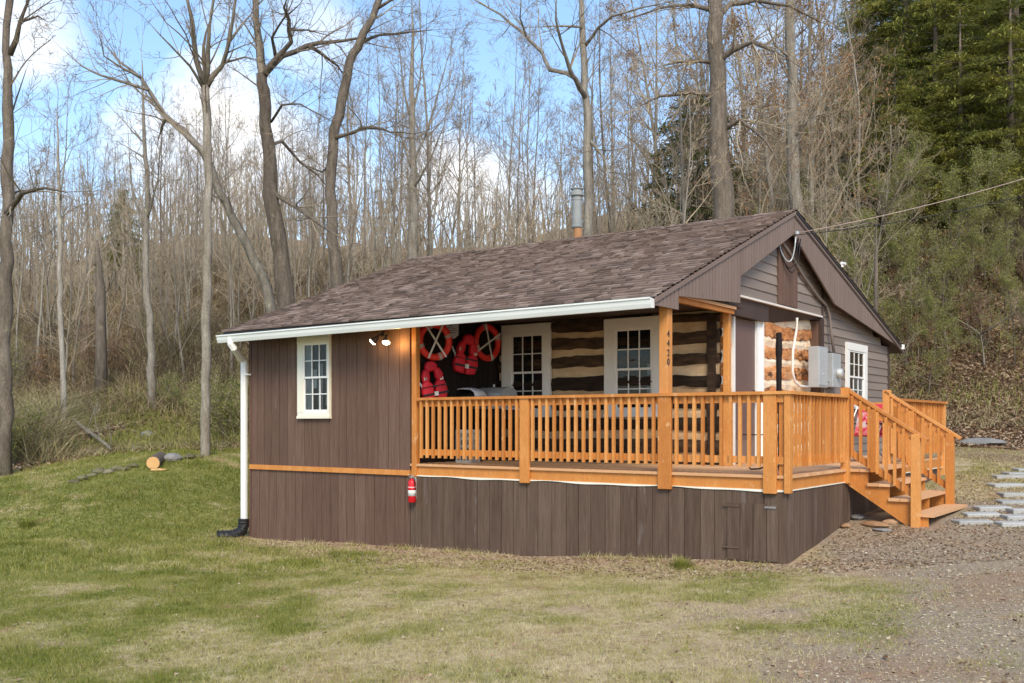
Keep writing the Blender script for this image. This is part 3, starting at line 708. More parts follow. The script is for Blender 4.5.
def rail_run(a, b, horizontal_axis, out, par_name='railing', s=.118):
    """railing between points a and b along one axis; out: outward unit (x or y)"""
    par = MB(); ax = 0 if horizontal_axis == 'x' else 1
    def bx(mb, u0, u1, n0, n1, z0, z1):
        if ax == 0: mb.box((u0, a[1]+out*n0, z0), (u1, a[1]+out*n1, z1))
        else: mb.box((a[0]+out*n0, u0, z0), (a[0]+out*n1, u1, z1))
        return mb
    u0, u1 = a[ax], b[ax]
    rl = bx(MB(), u0, u1, -.075, .075, CT-.04, CT).build('railing', M['orange'], deck); bx(MB(), u0, u1, -.03, .006, CT-.135, CT-.041).build('upper_rail', M['orange'], rl)
    bx(MB(), u0, u1, -.03, .006, 1.195, 1.285).build('bottom_rail', M['orange'], rl)
    n = int((u1-u0)/s); me_ = None
    for k in range(n):
        u = u0+(u1-u0)*(k+.5)/n+random.uniform(-.004, .004)
        hw = .019 if ax == 0 else .015
        m_ = bx(MB(), u-hw, u+hw, .008, .046 if ax == 0 else .036, 1.155+random.uniform(-.004, .004), CT-.041)
        m_.build('baluster', M['orange'], rl)
    return rl
xp = [onY(q, 430, -.05).x for q in (417.5, 519.5, 528.5, 657, 671.5, 763, 776)]
rail_run((xp[0], 0), (xp[1], 0), 'x', -1); rail_run((xp[2], 0), (xp[3], 0), 'x', -1); rail_run((xp[4], 0), (xp[5], 0), 'x', -1)
for a_1, a_2 in (((xp[1], -.075, CT-.039), (xp[2], .075, CT-.001)), ((xp[3], -.075, CT-.039), (xp[4], .075, CT-.001)), ((xp[5], -.075, CT-.039), (.08, .075, CT-.001)), ((xp[6], -.03, 1.195), (-.03, .006, 1.285)), ((xp[6], -.03, CT-.135), (-.03, .006, CT-.041))):
    MB().box(a_1, a_2).build('rail_cap', M['orange'], deck)
for a, c in ((xp[1], xp[2]), (xp[3]+.01, xp[4]-.01), (xp[5], xp[6])): post('rail_post', a, c, -.055, -.003, .84, CT-.04, M['orange'], deck)
post('rail_post', -.02, .05, -.05, .05, .85, CT-.04, M['orange'], deck)
MB().box((-.1, .0, DECK), (-.03, .06, CT-.04)).build('rail_post', M['orange'], deck)
rail_run((0, .06), (0, 2.14), 'y', 1)
post('rail_post', -.05, .055, 2.14, 2.25, .86, 2.17, M['orange'], deck)
# stairs
STX, Y0, Y1, RUN, RISE = 0.0, 2.27, 4.20, .28, .19
stairs = MB()
lv = [(0.03, DECK), (RUN, DECK-RISE), (2*RUN, DECK-2*RISE), (3*RUN, DECK-3*RISE)]
def stringer(y):
    p = [(0, .87)]
    top_ = [(0.0, DECK-.037), (RUN, DECK-.037), (RUN, DECK-RISE-.042), (2*RUN, DECK-RISE-.042), (2*RUN, DECK-2*RISE-.042), (3*RUN, DECK-2*RISE-.042), (3*RUN, DECK-3*RISE-.042), (3*RUN+.22, DECK-3*RISE-.042), (3*RUN+.22, .30), (3*RUN-.02, .30), (0, .84)]
    return MB().prism([(x, y, z) for x, z in top_], (0, .035, 0))
st = stringer(Y0).build('stairs', M['orange'], deck)
stringer(Y1-.035).build('stringer', M['orange'], st); stringer((Y0+Y1)/2).build('stringer', M['orange'], st)
for i, (x, z) in enumerate(lv):
    mb = MB(); w = RUN+.02
    mb.box((x, Y0-.04, z-.04), (x+w/2-.003, Y1+.04, z)).box((x+w/2+.003, Y0-.04, z-.04), (x+w+.0, Y1+.04, z))
    mb.build('tread', M['deckfloor'], st)
def rise_z(x): return -.655*x
for yy, top0 in ((Y0-.02, 2.135), (Y1, 2.135)):
    mb = MB().bar((-.02, yy, top0+.03), (1.06, yy, top0+rise_z(1.08)+.03), .10, .036)
    mb.bar((.0, yy, top0-.065), (.9, yy, top0-.065+rise_z(.9)), .036, .09).bar((.0, yy, 1.32), (.9, yy, 1.32+rise_z(.9)), .036, .09)
    sr = mb.build('stair_rail', M['orange'], deck)
    for k in range(7):
        x = .09+k*.112
        MB().box((x-.018, yy-.058, 1.28+rise_z(x)), (x+.018, yy-.022, top0-.02+rise_z(x))).build('baluster', M['orange'], sr)
    post('newel_post', .86, .97, yy-.02-.055, yy+.035, H(.9, yy)-.08, top0+rise_z(.91)-.0, M['orange'], deck)
    post('rail_post', .33, .41, yy-.062, yy-.022, 1.02, top0-.02+rise_z(.38), M['orange'], deck)
post('rail_post', -.05, .055, Y1-.05, Y1+.06, .86, 2.19, M['orange'], deck)
rail_run((0, Y1+.08), (0, 7.75), 'y', 1); post('rail_post', -.05, .05, 7.75, 7.86, .4, CT-.04, M['orange'], deck)
MB().box((XG+.05, 7.74, CT-.04), (.08, 7.88, CT)).build('rail_cap', M['orange'], deck)

# ================================================================ THINGS ON THE PORCH
def smooth_sub(o, n=2):
    s = o.modifiers.new('s', 'SUBSURF'); s.levels = n; s.render_levels = n
    o.data.polygons.foreach_set('use_smooth', [True]*len(o.data.polygons))
def life_ring(label, px, py, y0, R1, r1, yaw, cross, group):
    c = onX(px, py, -5.97+.11)
    t = thing('life_ring', label, 'life ring', c, group, yaw)
    mb = MB(); n, k = 40, 12; vs = []
    for i in range(n):
        a = 2*PI*i/n
        for j in range(k):
            b = 2*PI*j/k; q = R1+r1*math.cos(b); vs.append((r1*.8*math.sin(b), q*math.cos(a), q*math.sin(a)))
    mb.add(vs, [(i*k+j, ((i+1) % n)*k+j, ((i+1) % n)*k+(j+1) % k, i*k+(j+1) % k) for i in range(n) for j in range(k)])
    mb.build('ring', M['red'], t, world=False, smooth=True)
    for a0 in (0, PI/2, PI, 3*PI/2):
        mb = MB(); vs = []
        for i in range(5):
            a = a0+.35+(i-2)*.055
            for j in range(k):
                b = 2*PI*j/k; q = R1+(r1+.006)*math.cos(b); vs.append(((r1+.007)*.8*math.sin(b), q*math.cos(a), q*math.sin(a)))
        mb.add(vs, [(i*k+j, (i+1)*k+j, (i+1)*k+(j+1) % k, i*k+(j+1) % k) for i in range(4) for j in range(k)])
        mb.build('band', M['ropegrey'], t, world=False, smooth=True)
    for a in cross:
        d = Vector((0, math.cos(a), math.sin(a)))*(R1+r1*.9); o = Vector((r1*.8+.008, 0, 0))
        MB().bar(o-d, o+d, .03, .006, (1, 0, 0)).build('tape', M['ropewhite'], t, world=False)
    return t
G1 = 'red life rings on the dark porch wall'
life_ring('red life ring nearer the orange corner post, crossed by pale tape', 434.5, 341, 0, .255, .055, -.42, (PI*.70, PI*.36), G1)
life_ring('red life ring beside the porch window, crossed by pale tape', 487, 342.5, 0, .265, .055, -.12, (PI*.58, PI*.17), G1)
def vest(label, px, py, yaw, roll, sc):
    c = onX(px, py, -5.97+.13); t = thing('life_vest', label, 'life vest', c, 'red life vests hung on the porch wall', yaw)
    t.rotation_euler = (roll, 0, yaw); t.scale = (sc,)*3
    def puff(name, pts, y0=0):
        mb = MB().prism([(-.045, y, z) for y, z in pts], (.10, 0, 0)); o = mb.build(name, M['vestred'], t, world=False)
        bv = o.modifiers.new('b', 'BEVEL'); bv.width = .032; bv.segments = 3; bv.limit_method = 'ANGLE'; o.data.polygons.foreach_set('use_smooth', [True]*len(o.data.polygons))
    for s in (-1, 1):
        puff('front_panel', [(s*.012, -.27), (s*.17, -.25), (s*.205, -.12), (s*.185, .0), (s*.10, .07), (s*.012, -.02)][::s])
        puff('shoulder_panel', [(s*.05, .04), (s*.165, .0), (s*.17, .12), (s*.12, .22), (s*.035, .20)][::s])
    puff('collar', [(-.09, .17), (.09, .17), (.10, .27), (.04, .32), (-.05, .32), (-.10, .26)])
    MB().box((.05, -.20, -.17), (.062, .20, -.14)).box((.045, -.19, -.06), (.055, .19, -.035)).build('strap', M['black'], t, world=False)
    MB().box((.060, -.03, -.185), (.072, .03, -.125)).box((.045, -.15, .06), (.055, -.10, .10)).box((.045, .10, .03), (.055, .15, .07)).build('buckle', M['ropewhite'], t, world=False)
    MB().bar((-.02, -.24, .10), (.03, -.15, -.10), .03, .008, (1, 0, 0)).build('webbing', M['grey'], t, world=False)
vest('lower red life vest hanging under the left life ring', 433, 383, -.45, .18, 1.08)
vest('upper red life vest hanging between the two life rings', 466, 356, -.35, -.15, 1.12)
# notice
c = onX(452, 328, -5.95); t = thing('wall_notice', 'small pale grey shield shaped notice beside the left life ring', 'notice', c, None, -.3)
MB().prism([(0, -.12, .17), (0, .12, .17), (0, .12, -.11), (0, .04, -.17), (0, -.09, -.16), (0, -.12, -.12)], (.012, 0, 0)).build('board', M['paper'], t, world=False)
mb = MB(); mb.bar((.014, -.07, .11), (.014, .02, .07), .03, .004, (1, 0, 0)).bar((.014, .03, .075), (.014, -.05, .035), .025, .004, (1, 0, 0))
for zz in (0, -.035, -.07): mb.bar((.014, -.08, zz), (.014, .06, zz-.008), .008, .004, (1, 0, 0))
mb.build('marks', M['ink'], t, world=False)
# grill
gp = onY(494, 400, 1.75); gx = gp.x
t = thing('gas_grill', 'silver lidded barbecue grill below the left porch window', 'grill', (gx, 1.75, DECK))
mb = MB(); prof = [(-.24, .86), (-.25, .98), (-.20, 1.12), (-.09, 1.20), (.06, 1.22), (.18, 1.17), (.24, 1.06), (.25, .86)]
mb.prism([(-.30, y, z) for y, z in prof], (.62, 0, 0)); mb.build('lid', M['steel'], t, world=False)
MB().tube([(-.2, -.28, 1.0), (-.2, -.31, 1.0), (.22, -.31, 1.0), (.22, -.28, 1.0)], .012, 8).build('handle', M['black'], t, world=False)
MB().box((-.31, -.25, .70), (.33, .25, .855)).build('firebox', M['black'], t, world=False)
MB().box((.34, -.22, .84), (.60, .22, .87)).build('shelf', M['steel'], t, world=False)
for sx in (-.26, .27):
    for sy in (-.2, .2): MB().box((sx-.02, sy-.02, 0), (sx+.02, sy+.02, .70)).build('leg', M['black'], t, world=False)
MB().tube([(0, 0, 1.22), (0, 0, 1.27)], .02, 8).build('knob', M['steel'], t, world=False)
cpv = onY(468, 400, 1.3)
t = thing('folded_cover', 'white and pink printed cover draped beside the grill', 'cover', (cpv.x, 1.3, DECK))
mb = MB(); vs = []; n = 16
for i in range(n+1):
    a = PI*i/n; x = -.26*math.cos(a); z = 1.06+.15*math.sin(a)**.6
    for y in (-.16, -.06, .06, .16): vs.append((x*1.05, y, z-.02*abs(y)*6+random.uniform(-.008, .008)))
mb.add(vs, [(i*4+j, (i+1)*4+j, (i+1)*4+j+1, i*4+j+1) for i in range(n) for j in range(3)])
mb.add([(-.27, -.16, 1.06), (-.27, .16, 1.06), (-.25, .16, .86), (-.25, -.16, .86)], [(0, 1, 2, 3)]).add([(.27, -.16, 1.06), (.27, .16, 1.06), (.28, .16, .90), (.28, -.16, .90)], [(0, 1, 2, 3)])
o = mb.build('cloth', M['pink'], t, world=False, smooth=True); so_ = o.modifiers.new('s', 'SOLIDIFY'); so_.thickness = .012
MB().box((-.22, -.14, .98), (.22, .14, 1.10)).box((-.03, -.03, 0.0), (.03, .03, .98)).box((-.2, -.14, 0), (.2, .14, .03)).build('stand', M['black'], t, world=False)
# milk crate
def onZ(px, py, z):
    d = (CAM[2]-z)*FOC/(py-HOR); return at(px, py, d)
c = onY(468, 452, .75); c.z = DECK; mb = MB(); w = .27; hh = .52
for sx, sy, ax in ((-1, 0, 0), (1, 0, 0), (0, -1, 1), (0, 1, 1)):
    for k in range(5):
        u = -w/2+.015+k*(w-.03)/4
        if ax == 0: mb.box((sx*w/2-.008, u-.014, 0), (sx*w/2+.008, u+.014, hh))
        else: mb.box((u-.014, sy*w/2-.008, 0), (u+.014, sy*w/2+.008, hh))
    for z in (0, .12, .24, .36, hh-.05):
        if ax == 0: mb.box((sx*w/2-.006, -w/2, z), (sx*w/2+.006, w/2, z+.04))
        else: mb.box((-w/2, sy*w/2-.006, z), (w/2, sy*w/2+.006, z+.04))
mb.box((-w/2, -w/2, 0), (w/2, w/2, .015))
cr = mb.build('milk_crate', M['cratewhite'], None); cr.location = c; cr.rotation_euler = (0, 0, .1)
tag(cr, 'slotted white plastic crate standing on the deck behind the railing', 'crate')
# folded umbrella on iron stand
ub = at(779, 467, 13.15); ub.z = DECK
t = thing('iron_stand', 'tall slim black pole with folded top on a scrolled iron base', 'stand', ub)
tz_ = at(779, 333, 13.15).z-DECK
rp = [(.012, 0), (.012, tz_*.52)]
mb = MB().tube([(0, 0, 0), (0, 0, .8)], .014, 8); mb.build('pole', M['black'], t, world=False)
mb = MB(); prof = []
for i in range(14): prof.append((.036+random.uniform(-.005, .006)+(.012 if i in (10, 11) else 0), .75+(tz_-.75)*i/13))
prof.append((.012, tz_+.01)); mb.lathe(prof, (0, 0, 0), 9); mb.build('folded_canopy', M['blackwall'], t, world=False)
mb = MB()
mb.tube([(-.50, -.02, .47), (.02, 0, .47)], .008, 6).tube([(-.02, 0, .45), (.05, 0, .10), (.06, .02, .0)], .012, 6)
for s in (-1, .35):
    mb.tube([(0, 0, .05), (s*.12, -.03, .07), (s*.25, -.05, .02), (s*.36, -.07, .012), (s*.40, -.07, .05), (s*.37, -.07, .09)], .012, 6)
    mb.tube([(0, 0, .05), (s*.05, .12, .05), (s*.08, .25, .012)], .011, 6)
mb.build('base', M['black'], t, world=False)
# patterned chair
cc = onX(861, 420, -.55); t = thing('folding_chair', 'folding chair with red and pink patterned fabric behind the stair railing', 'chair', (cc.x, cc.y, DECK), None, -.3)
def fabric():
    m, tt, b = nt('red_patterned_fabric'); n1 = noise(tt, 7, (1,1,1), 4, .7)
    cr_ = ramp(tt, [(.36, (.05,.01,.015)), (.45, (.55,.02,.05)), (.53, (.72,.16,.20)), (.62, (.62,.52,.50))], n1)
    tt.links.new(cr_.outputs[0], b.inputs['Base Color']); b.inputs['Roughness'].default_value = .8; return m
fab = fabric()
MB().prism([(-.26, .20, .42), (.26, .20, .42), (.26, .34, .92), (-.26, .34, .92)], (0, .03, 0)).build('backrest', fab, t, world=False)
MB().prism([(-.25, .325, .80), (.25, .325, .80), (.25, .345, .93), (-.25, .345, .93)], (0, -.02, 0)).build('headrest', plain('pink_fabric', (.75,.06,.11), .8), t, world=False)
MB().prism([(-.26, -.25, .44), (.26, -.25, .44), (.26, .20, .40), (-.26, .20, .40)], (0, 0, .03)).build('seat', fab, t, world=False)
for s in (-1, 1):
    MB().tube([(s*.28, -.26, 0), (s*.28, .36, .95)], .012, 6).build('leg', M['steel'], t, world=False)
    MB().tube([(s*.28, .26, 0), (s*.28, -.24, .45)], .012, 6).build('leg', M['steel'], t, world=False)
    MB().box((s*.28-.025, -.25, .60), (s*.28+.025, .25, .625)).build('armrest', M['black'], t, world=False)
# fire extinguisher
e = onY(412, 490, -.075); t = thing('fire_extinguisher', 'small red fire extinguisher hung on the skirt under the corner post', 'fire extinguisher', (e.x, -.075, e.z-.19))
MB().lathe([(.05, 0), (.062, .012), (.062, .29), (.055, .325), (.03, .35), (.018, .36), (.018, .375)], (0, 0, 0), 20).build('cylinder', M['extred'], t, world=False, smooth=True)
MB().lathe([(.0635, .10), (.0635, .24)], (0, 0, 0), 20).build('label_sleeve', M['white'], t, world=False, smooth=True)
MB().lathe([(.0642, .19), (.0642, .232)], (0, 0, 0), 20).build('label_print', M['extred'], t, world=False, smooth=True)
MB().box((-.02, -.02, .375), (.02, .02, .40)).bar((0, .03, .405), (0, -.07, .43), .018, .008).bar((0, .03, .39), (0, -.06, .395), .018, .008).build('valve', M['steel'], t, world=False)
MB().tube([(.02, -.01, .385), (.07, -.02, .36), (.072, -.01, .2)], .008, 6).build('hose', M['black'], t, world=False)
MB().box((-.03, .055, .05), (.03, .072, .42)).build('bracket', M['steel'], t, world=False)
# flood lamp
fpos = onY(382, 334, -.10); t = thing('flood_lamp', 'twin lit flood lamp under the eave left of the porch', 'lamp', (fpos.x, -.10, fpos.z))
MB().lathe([(.055, -.0), (.06, .02), (.04, .04)], (0, .05, 0), 16, Matrix.Rotation(PI/2, 4, 'X')).build('mount', M['darktrim'], t, world=False)
lampm = plain('lit_bulb', (1, .95, .85), .4, emit=(1, .82, .58), es=5)
for px_, ry, sx in ((375.5, .75, -1), (386.5, -.18, 1)):
    b_ = onY(px_, 339, -.16); o_ = Vector((b_.x-fpos.x, -.06, b_.z-fpos.z))
    mt = Matrix.Translation(o_)@Matrix.Rotation(ry, 4, 'Y')@Matrix.Rotation(-.35, 4, 'X')
    mb = MB(); mb.lathe([(.02, .06), (.028, .05), (.034, .02), (.062, -.045), (.064, -.055)], (0, 0, 0), 16, mt)
    hd = mb.build('lamp_head', M['darktrim'], t, world=False, smooth=True)
    mb = MB(); mb.lathe([(.061, -.05), (.058, -.07), (.04, -.085), (.015, -.09)], (0, 0, 0), 16, mt); mb.build('bulb', lampm, hd, world=False, smooth=True)
    MB().tube([(0, .0, 0), o_*.5+Vector((0, 0, .02)), mt@Vector((0, 0, .06))], .012, 6).build('arm', M['black'], t, world=False)
for (px_, py_, en) in ((397, 344, 4.5), (375, 345, .6)):
    q = onY(px_, py_, -.14); ld = bpy.data.lights.new('lamp_glow', 'POINT'); ld.energy = en; ld.color = (1, .55, .18); ld.shadow_soft_size = .04
    lo = bpy.data.objects.new('lamp_glow', ld); COL.objects.link(lo); lo.location = q
# electric boxes
y1_, y2_ = onX(818, 360, XG+.20).y, onX(827, 360, XG+.20).y
zt1, zb1 = onX(818, 346, XG+.2).z, onX(818, 387, XG+.2).z
t = thing('breaker_box', 'larger grey electric box nearest the log wall', 'electric box', (XG+.03, y1_, zb1), 'grey electric boxes on the side wall')
MB().box((0, 0, 0), (.18, y2_-y1_, zt1-zb1)).box((.18, .02, .03), (.19, y2_-y1_-.02, zt1-zb1-.03)).build('housing', M['grey'], t, world=False, bevel=.008)
MB().box((.19, (y2_-y1_)*.45, .3*(zt1-zb1)), (.20, (y2_-y1_)*.55, .36*(zt1-zb1))).build('latch', M['steel'], t, world=False)
pts = [onX(797, 318, XG+.06), onX(796.5, 330, XG+.02), onX(793, 350, XG+.02), onX(792.5, 372, XG+.02), onX(795, 382, XG+.03), onX(800, 386, XG+.05), onX(808, 387, XG+.08)]
MB().tube([p-Vector(t.location) for p in pts], .022, 8).build('conduit', M['offwhite'], t, world=False, smooth=True)
y3, y4 = onX(833, 360, XG+.18).y, onX(841, 360, XG+.18).y; zt2, zb2 = onX(833, 353, XG+.18).z, onX(833, 387, XG+.18).z
t = thing('electric_meter', 'smaller grey meter box with round glass meter beside the white window', 'electric meter', (XG+.03, y3, zb2), 'grey electric boxes on the side wall')
MB().box((0, 0, 0), (.15, y4-y3, zt2-zb2)).build('housing', M['grey'], t, world=False, bevel=.008)
MB().lathe([(.09, 0), (.09, .03), (.08, .09), (.03, .10)], (.15, (y4-y3)*.55, (zt2-zb2)*.42), 18, Matrix.Rotation(PI/2, 4, 'Y')).build('meter_dial', M['steel'], t, world=False, smooth=True)
pts = [onX(781, 240, XG+.06), onX(790, 254, XG+.06), onX(803, 276, XG+.06), onX(818, 297, XG+.06), onX(826, 305, XG+.06), onX(829.5, 316, XG+.07), onX(831, 332, XG+.09), onX(834, 353, XG+.11)]
cd = MB().tube([p-Vector(t.location) for p in pts], .027, 8).build('conduit', M['lap'], t, world=False, smooth=True)
MB().tube([pts[0]-Vector(t.location)+Vector((0, .02, -.02)), pts[0]-Vector(t.location)+Vector((.06, -.05, .08)), pts[0]-Vector(t.location)+Vector((.12, -.03, .04))], .04, 8).build('weatherhead', M['grey'], t, world=False, smooth=True)
MB().box((.03, -.08, .1), (.09, 0, .14)).box((.03, -.2, .05), (.09, -.08, .08)).build('nipple', M['grey'], t, world=False)
# service drop wires
a0 = onX(797, 233, XR+.04); far = at(1300, 75, 16.5)
t = thing('power_line', 'pale twisted power line running from the gable to the right', 'power line', a0)
def sag(p, q, s, n=24): return [p.lerp(q, i/n)-Vector((0, 0, s*4*(i/n)*(1-i/n))) for i in range(n+1)]
z0 = Vector((0, 0, 0)); F_ = far-a0
MB().tube(sag(z0, F_, .28), .0065, 6).build('wire', M['ropegrey'], t, world=False, smooth=True)
MB().tube(sag(z0+Vector((0, 0, -.03)), F_+Vector((0, .5, -.25)), .38), .007, 5).build('wire', M['black'], t, world=False, smooth=True)
def loop(y0, y1, dep, n=14): return [(-.02-.18*i/n, y0+(y1-y0)*i/n+.10*math.sin(PI*i/n), -.06-.12*i/n-dep*math.sin(PI*i/n)**.7) for i in range(n+1)]
MB().tube(loop(.0, -.28, .34), .013, 6).build('drip_loop', M['grey'], t, world=False, smooth=True)
MB().tube(loop(.12, -.30, .44), .009, 6).build('drip_loop', M['black'], t, world=False, smooth=True)
MB().tube(loop(.22, -.24, .50), .009, 6).build('drip_loop', M['black'], t, world=False, smooth=True)
MB().lathe([(.02, -.03), (.035, -.02), (.035, .02), (.02, .03)], (0, 0, 0), 10).build('insulator', M['grey'], t, world=False)
# little security camera on the right rake
c = onX(842, 266, XR+.03); t = thing('security_camera', 'tiny white camera on the right slope of the gable', 'camera', c)
MB().lathe([(.03, 0), (.03, .02), (.012, .03), (.012, .06)], (0, 0, -.02), 10).build('mount', M['white'], t, world=False)
MB().tube([(0, -.02, .05), (0, .16, .055)], [.028, .032], 10).build('body', M['white'], t, world=False)
c = onX(902, 347, XR+.02); o = MB().lathe([(.05, -.05), (.055, 0), (.05, .05)], c, 10).build('gutter_end', M['white'], cabin)

# ================================================================ YARD
def rock(mb, c, s, n=2, r=None, seed=0):
    rng = random.Random(seed); bm_pts = []
    import bmesh
    bm = bmesh.new(); bmesh.ops.create_icosphere(bm, subdivisions=n, radius=1)
    off = [Vector((rng.uniform(-1, 1), rng.uniform(-1, 1), rng.uniform(-1, 1))).normalized() for _ in range(9)]; cut = [rng.uniform(.62, .95) for _ in off]
    vs = []
    for v in bm.verts:
        p = v.co.copy()
        for o_, k in zip(off, cut):
            e_ = p.dot(o_)-k
            if e_ > 0: p -= o_*e_
        vs.append((c[0]+p.x*s[0], c[1]+p.y*s[1], c[2]+p.z*s[2]))
    fs = [tuple(v.index for v in f.verts) for f in bm.faces]; bm.free()
    mb.add(vs, fs, r); return mb
def rock_thing(name, label, cat, px, py, s, mat, seed, group=None, sink=.3):
    g, d = ground_px(px, py); o = rock(MB(), (0, 0, 0), s, 2, None, seed).build(name, mat, None); o.location = (g.x, g.y, g.z+s[2]*(1-sink)-s[2]*.3); o.rotation_euler = (0, 0, seed*1.3)
    tag(o, label, cat, group); return o
# felled log with a pale cut face
g, d = ground_px(153, 470); c = Vector((g.x, g.y, g.z+.15)); ax = Vector((-.74, .66, .06)).normalized()
t = thing('cut_log', 'short felled log showing its pale orange cut face on the lawn', 'log', c)
mb = MB().tube([Vector((0, 0, 0)), ax*.3, ax*.8, ax*1.3], [.155, .16, .15, .145], 14, cap=True); mb.build('bark', M['barkdark'], t, world=False, smooth=False)
mb = MB().tube([-ax*.012, ax*.001], [.140, .142], 16); mb.build('cut_face', M['cutwood'], t, world=False)
rock_thing('rock', 'dark grey rock just right of the cut log', 'rock', 173, 461, (.24, .2, .13), M['rock'], 3)
rock_thing('rock', 'small pale rock up the bank behind the cut log', 'rock', 148, 438, (.28, .22, .16), M['rock'], 5)
rock_thing('wood_chunk', 'small orange split wood chunk in front of the cut log', 'wood chunk', 160, 471, (.22, .10, .04), M['cutwood'], 8)
for i, (px, py, s) in enumerate([(134, 468, .16), (126, 471, .13), (117, 471, .17), (108, 474, .16), (99, 474, .22), (91, 477, .14), (83, 480, .19), (74, 484, .13), (190, 459, .18), (199, 458, .13)]):
    rock_thing('stone', 'flat mossy stone in the low row running left from the cut log', 'stone', px, py, (s*1.0, s*.7, s*.5), M['mossrock'], 20+i, 'stones in the low row along the lawn')
rock_thing('boulder', 'flat blue-grey boulder on the bank right of the stairs', 'boulder', 978, 445, (.70, .5, .13), M['rock'], 41)
# stepping slabs
sl_px = [(972, 524, 'nearest slab of the left row of paving slabs'), (981.5, 516.5, 'middle slab of the left row of three paving slabs'), (992, 509.5, 'last slab of the left row of three paving slabs'),
         (1016, 526, 'nearest slab of the right row of paving slabs'), (1021, 518.5, 'second slab of the right row of paving slabs'), (1026, 512, 'third slab of the right row, at the photo edge'),
         (1018, 503.5, 'wide slab where the two paving rows meet'), (1019, 496.5, 'slab behind the wide one where the rows meet'), (1007, 487, 'lone slab farther left on the curving path'), (1010, 478.5, 'slab on the curve past the lone slab'), (1020, 475, 'second last slab of the curving path'), (1030, 471, 'farthest slab of the curving path')]
for i, (px, py, lab) in enumerate(sl_px):
    g, d = ground_px(px, py); mb = MB(); w, l = (.46, .26) if i < 6 else (.56, .32)
    mb.box((-w/2, -l/2, -.04), (w/2, l/2, .035)); o = mb.build('paving_slab', M['slab'], None, bevel=.012)
    o.location = (g.x, g.y, g.z+.01); o.rotation_euler = (random.uniform(-.02, .03), random.uniform(-.02, .02), .60+random.uniform(-.1, .1))
    tag(o, lab, 'paving slab', 'paving slabs leading to the stairs')
for i, (px, py, s, mt, lab) in enumerate([(874, 527, (.26, .12, .05), 'tanrock', 'flat orange-tan stone under the stairs'), (893, 523, (.16, .12, .06), 'tanrock', 'small tan stone against the stair stringer'), (858, 519, (.18, .11, .05), 'rock', 'grey flat stone beside the skirt corner under the stairs'),
                              (882, 532, (.14, .09, .03), 'rock', 'small grey stone in front of the orange-tan stone'), (846, 528, (.13, .08, .04), 'tanrock', 'small stone left of the stairs by the skirt')]):
    rock_thing('flat_stone', lab, 'stone', px, py, s, M[mt], 60+i, 'stones under the stairs')

# ================================================================ TREES
def rv(rng, s=1.): return Vector((rng.uniform(-s, s), rng.uniform(-s, s), rng.uniform(-s, s)))
def grow(mb, rng, p, d, L, r, lvl, up=.25, kids=(9, 7, 5), wob=.16, mn=.004, leaf=None, ang=(.5, 1.0)):
    """a branch with its side branches; thin ends; collects leaf points"""
    n = max(3, int(4+L*1.1)) if lvl > 0 else 3
    pts = [p.copy()]; rad = [r]; d = d.normalized(); q = p.copy(); dirs = [d.copy()]
    for i in range(n):
        d = (d+rv(rng, wob)+Vector((0, 0, up*.35))).normalized(); q = q+d*(L/n); pts.append(q.copy()); dirs.append(d.copy())
        rad.append(max(mn, r*(1-.82*(i+1)/n)))
    mb.tube(pts, rad, 5 if r > .05 else (4 if r > .02 else 3), cap=False)
    if leaf is not None and lvl <= 1: leaf += pts[1:]
    if lvl <= 0: return
    k = kids[min(len(kids)-1, 3-lvl)]
    for j in range(k):
        f = rng.uniform(.22, .98); i = min(n-1, int(f*n)); b = pts[i].lerp(pts[i+1], f*n-i)
        dd_ = dirs[i]; s = dd_.cross(rv(rng)).normalized(); a = rng.uniform(*ang)
        nd = dd_*math.cos(a)+s*math.sin(a)
        LL = L*rng.uniform(.32, .58)*(1.1-.5*f); rr_ = max(mn, rad[i]*rng.uniform(.38, .55))
        grow(mb, rng, b, nd, LL, rr_, lvl-1, up, kids, wob*1.1, mn, leaf, ang)
def leaves_mesh(name, mat, P, size, per, spread, seed, flat=.6):
    g = np.random.default_rng(seed); P = np.repeat(np.array([tuple(p) for p in P]), per, axis=0); n = len(P)
    P = P+g.normal(0, spread, P.shape)
    a = g.normal(0, 1, (n, 3)); a /= np.linalg.norm(a, axis=1)[:, None]; b_ = g.normal(0, 1, (n, 3)); b_ -= a*(a*b_).sum(1)[:, None]; b_ /= np.linalg.norm(b_, axis=1)[:, None]
    s = size*g.uniform(.5, 1.3, (n, 1)); V = np.stack([P-a*s, P+b_*s*flat, P+a*s, P-b_*s*flat], 1)
    return tri_mesh(name, mat, V, 4, np.clip(g.normal(.5, .22, n), 0, 1))
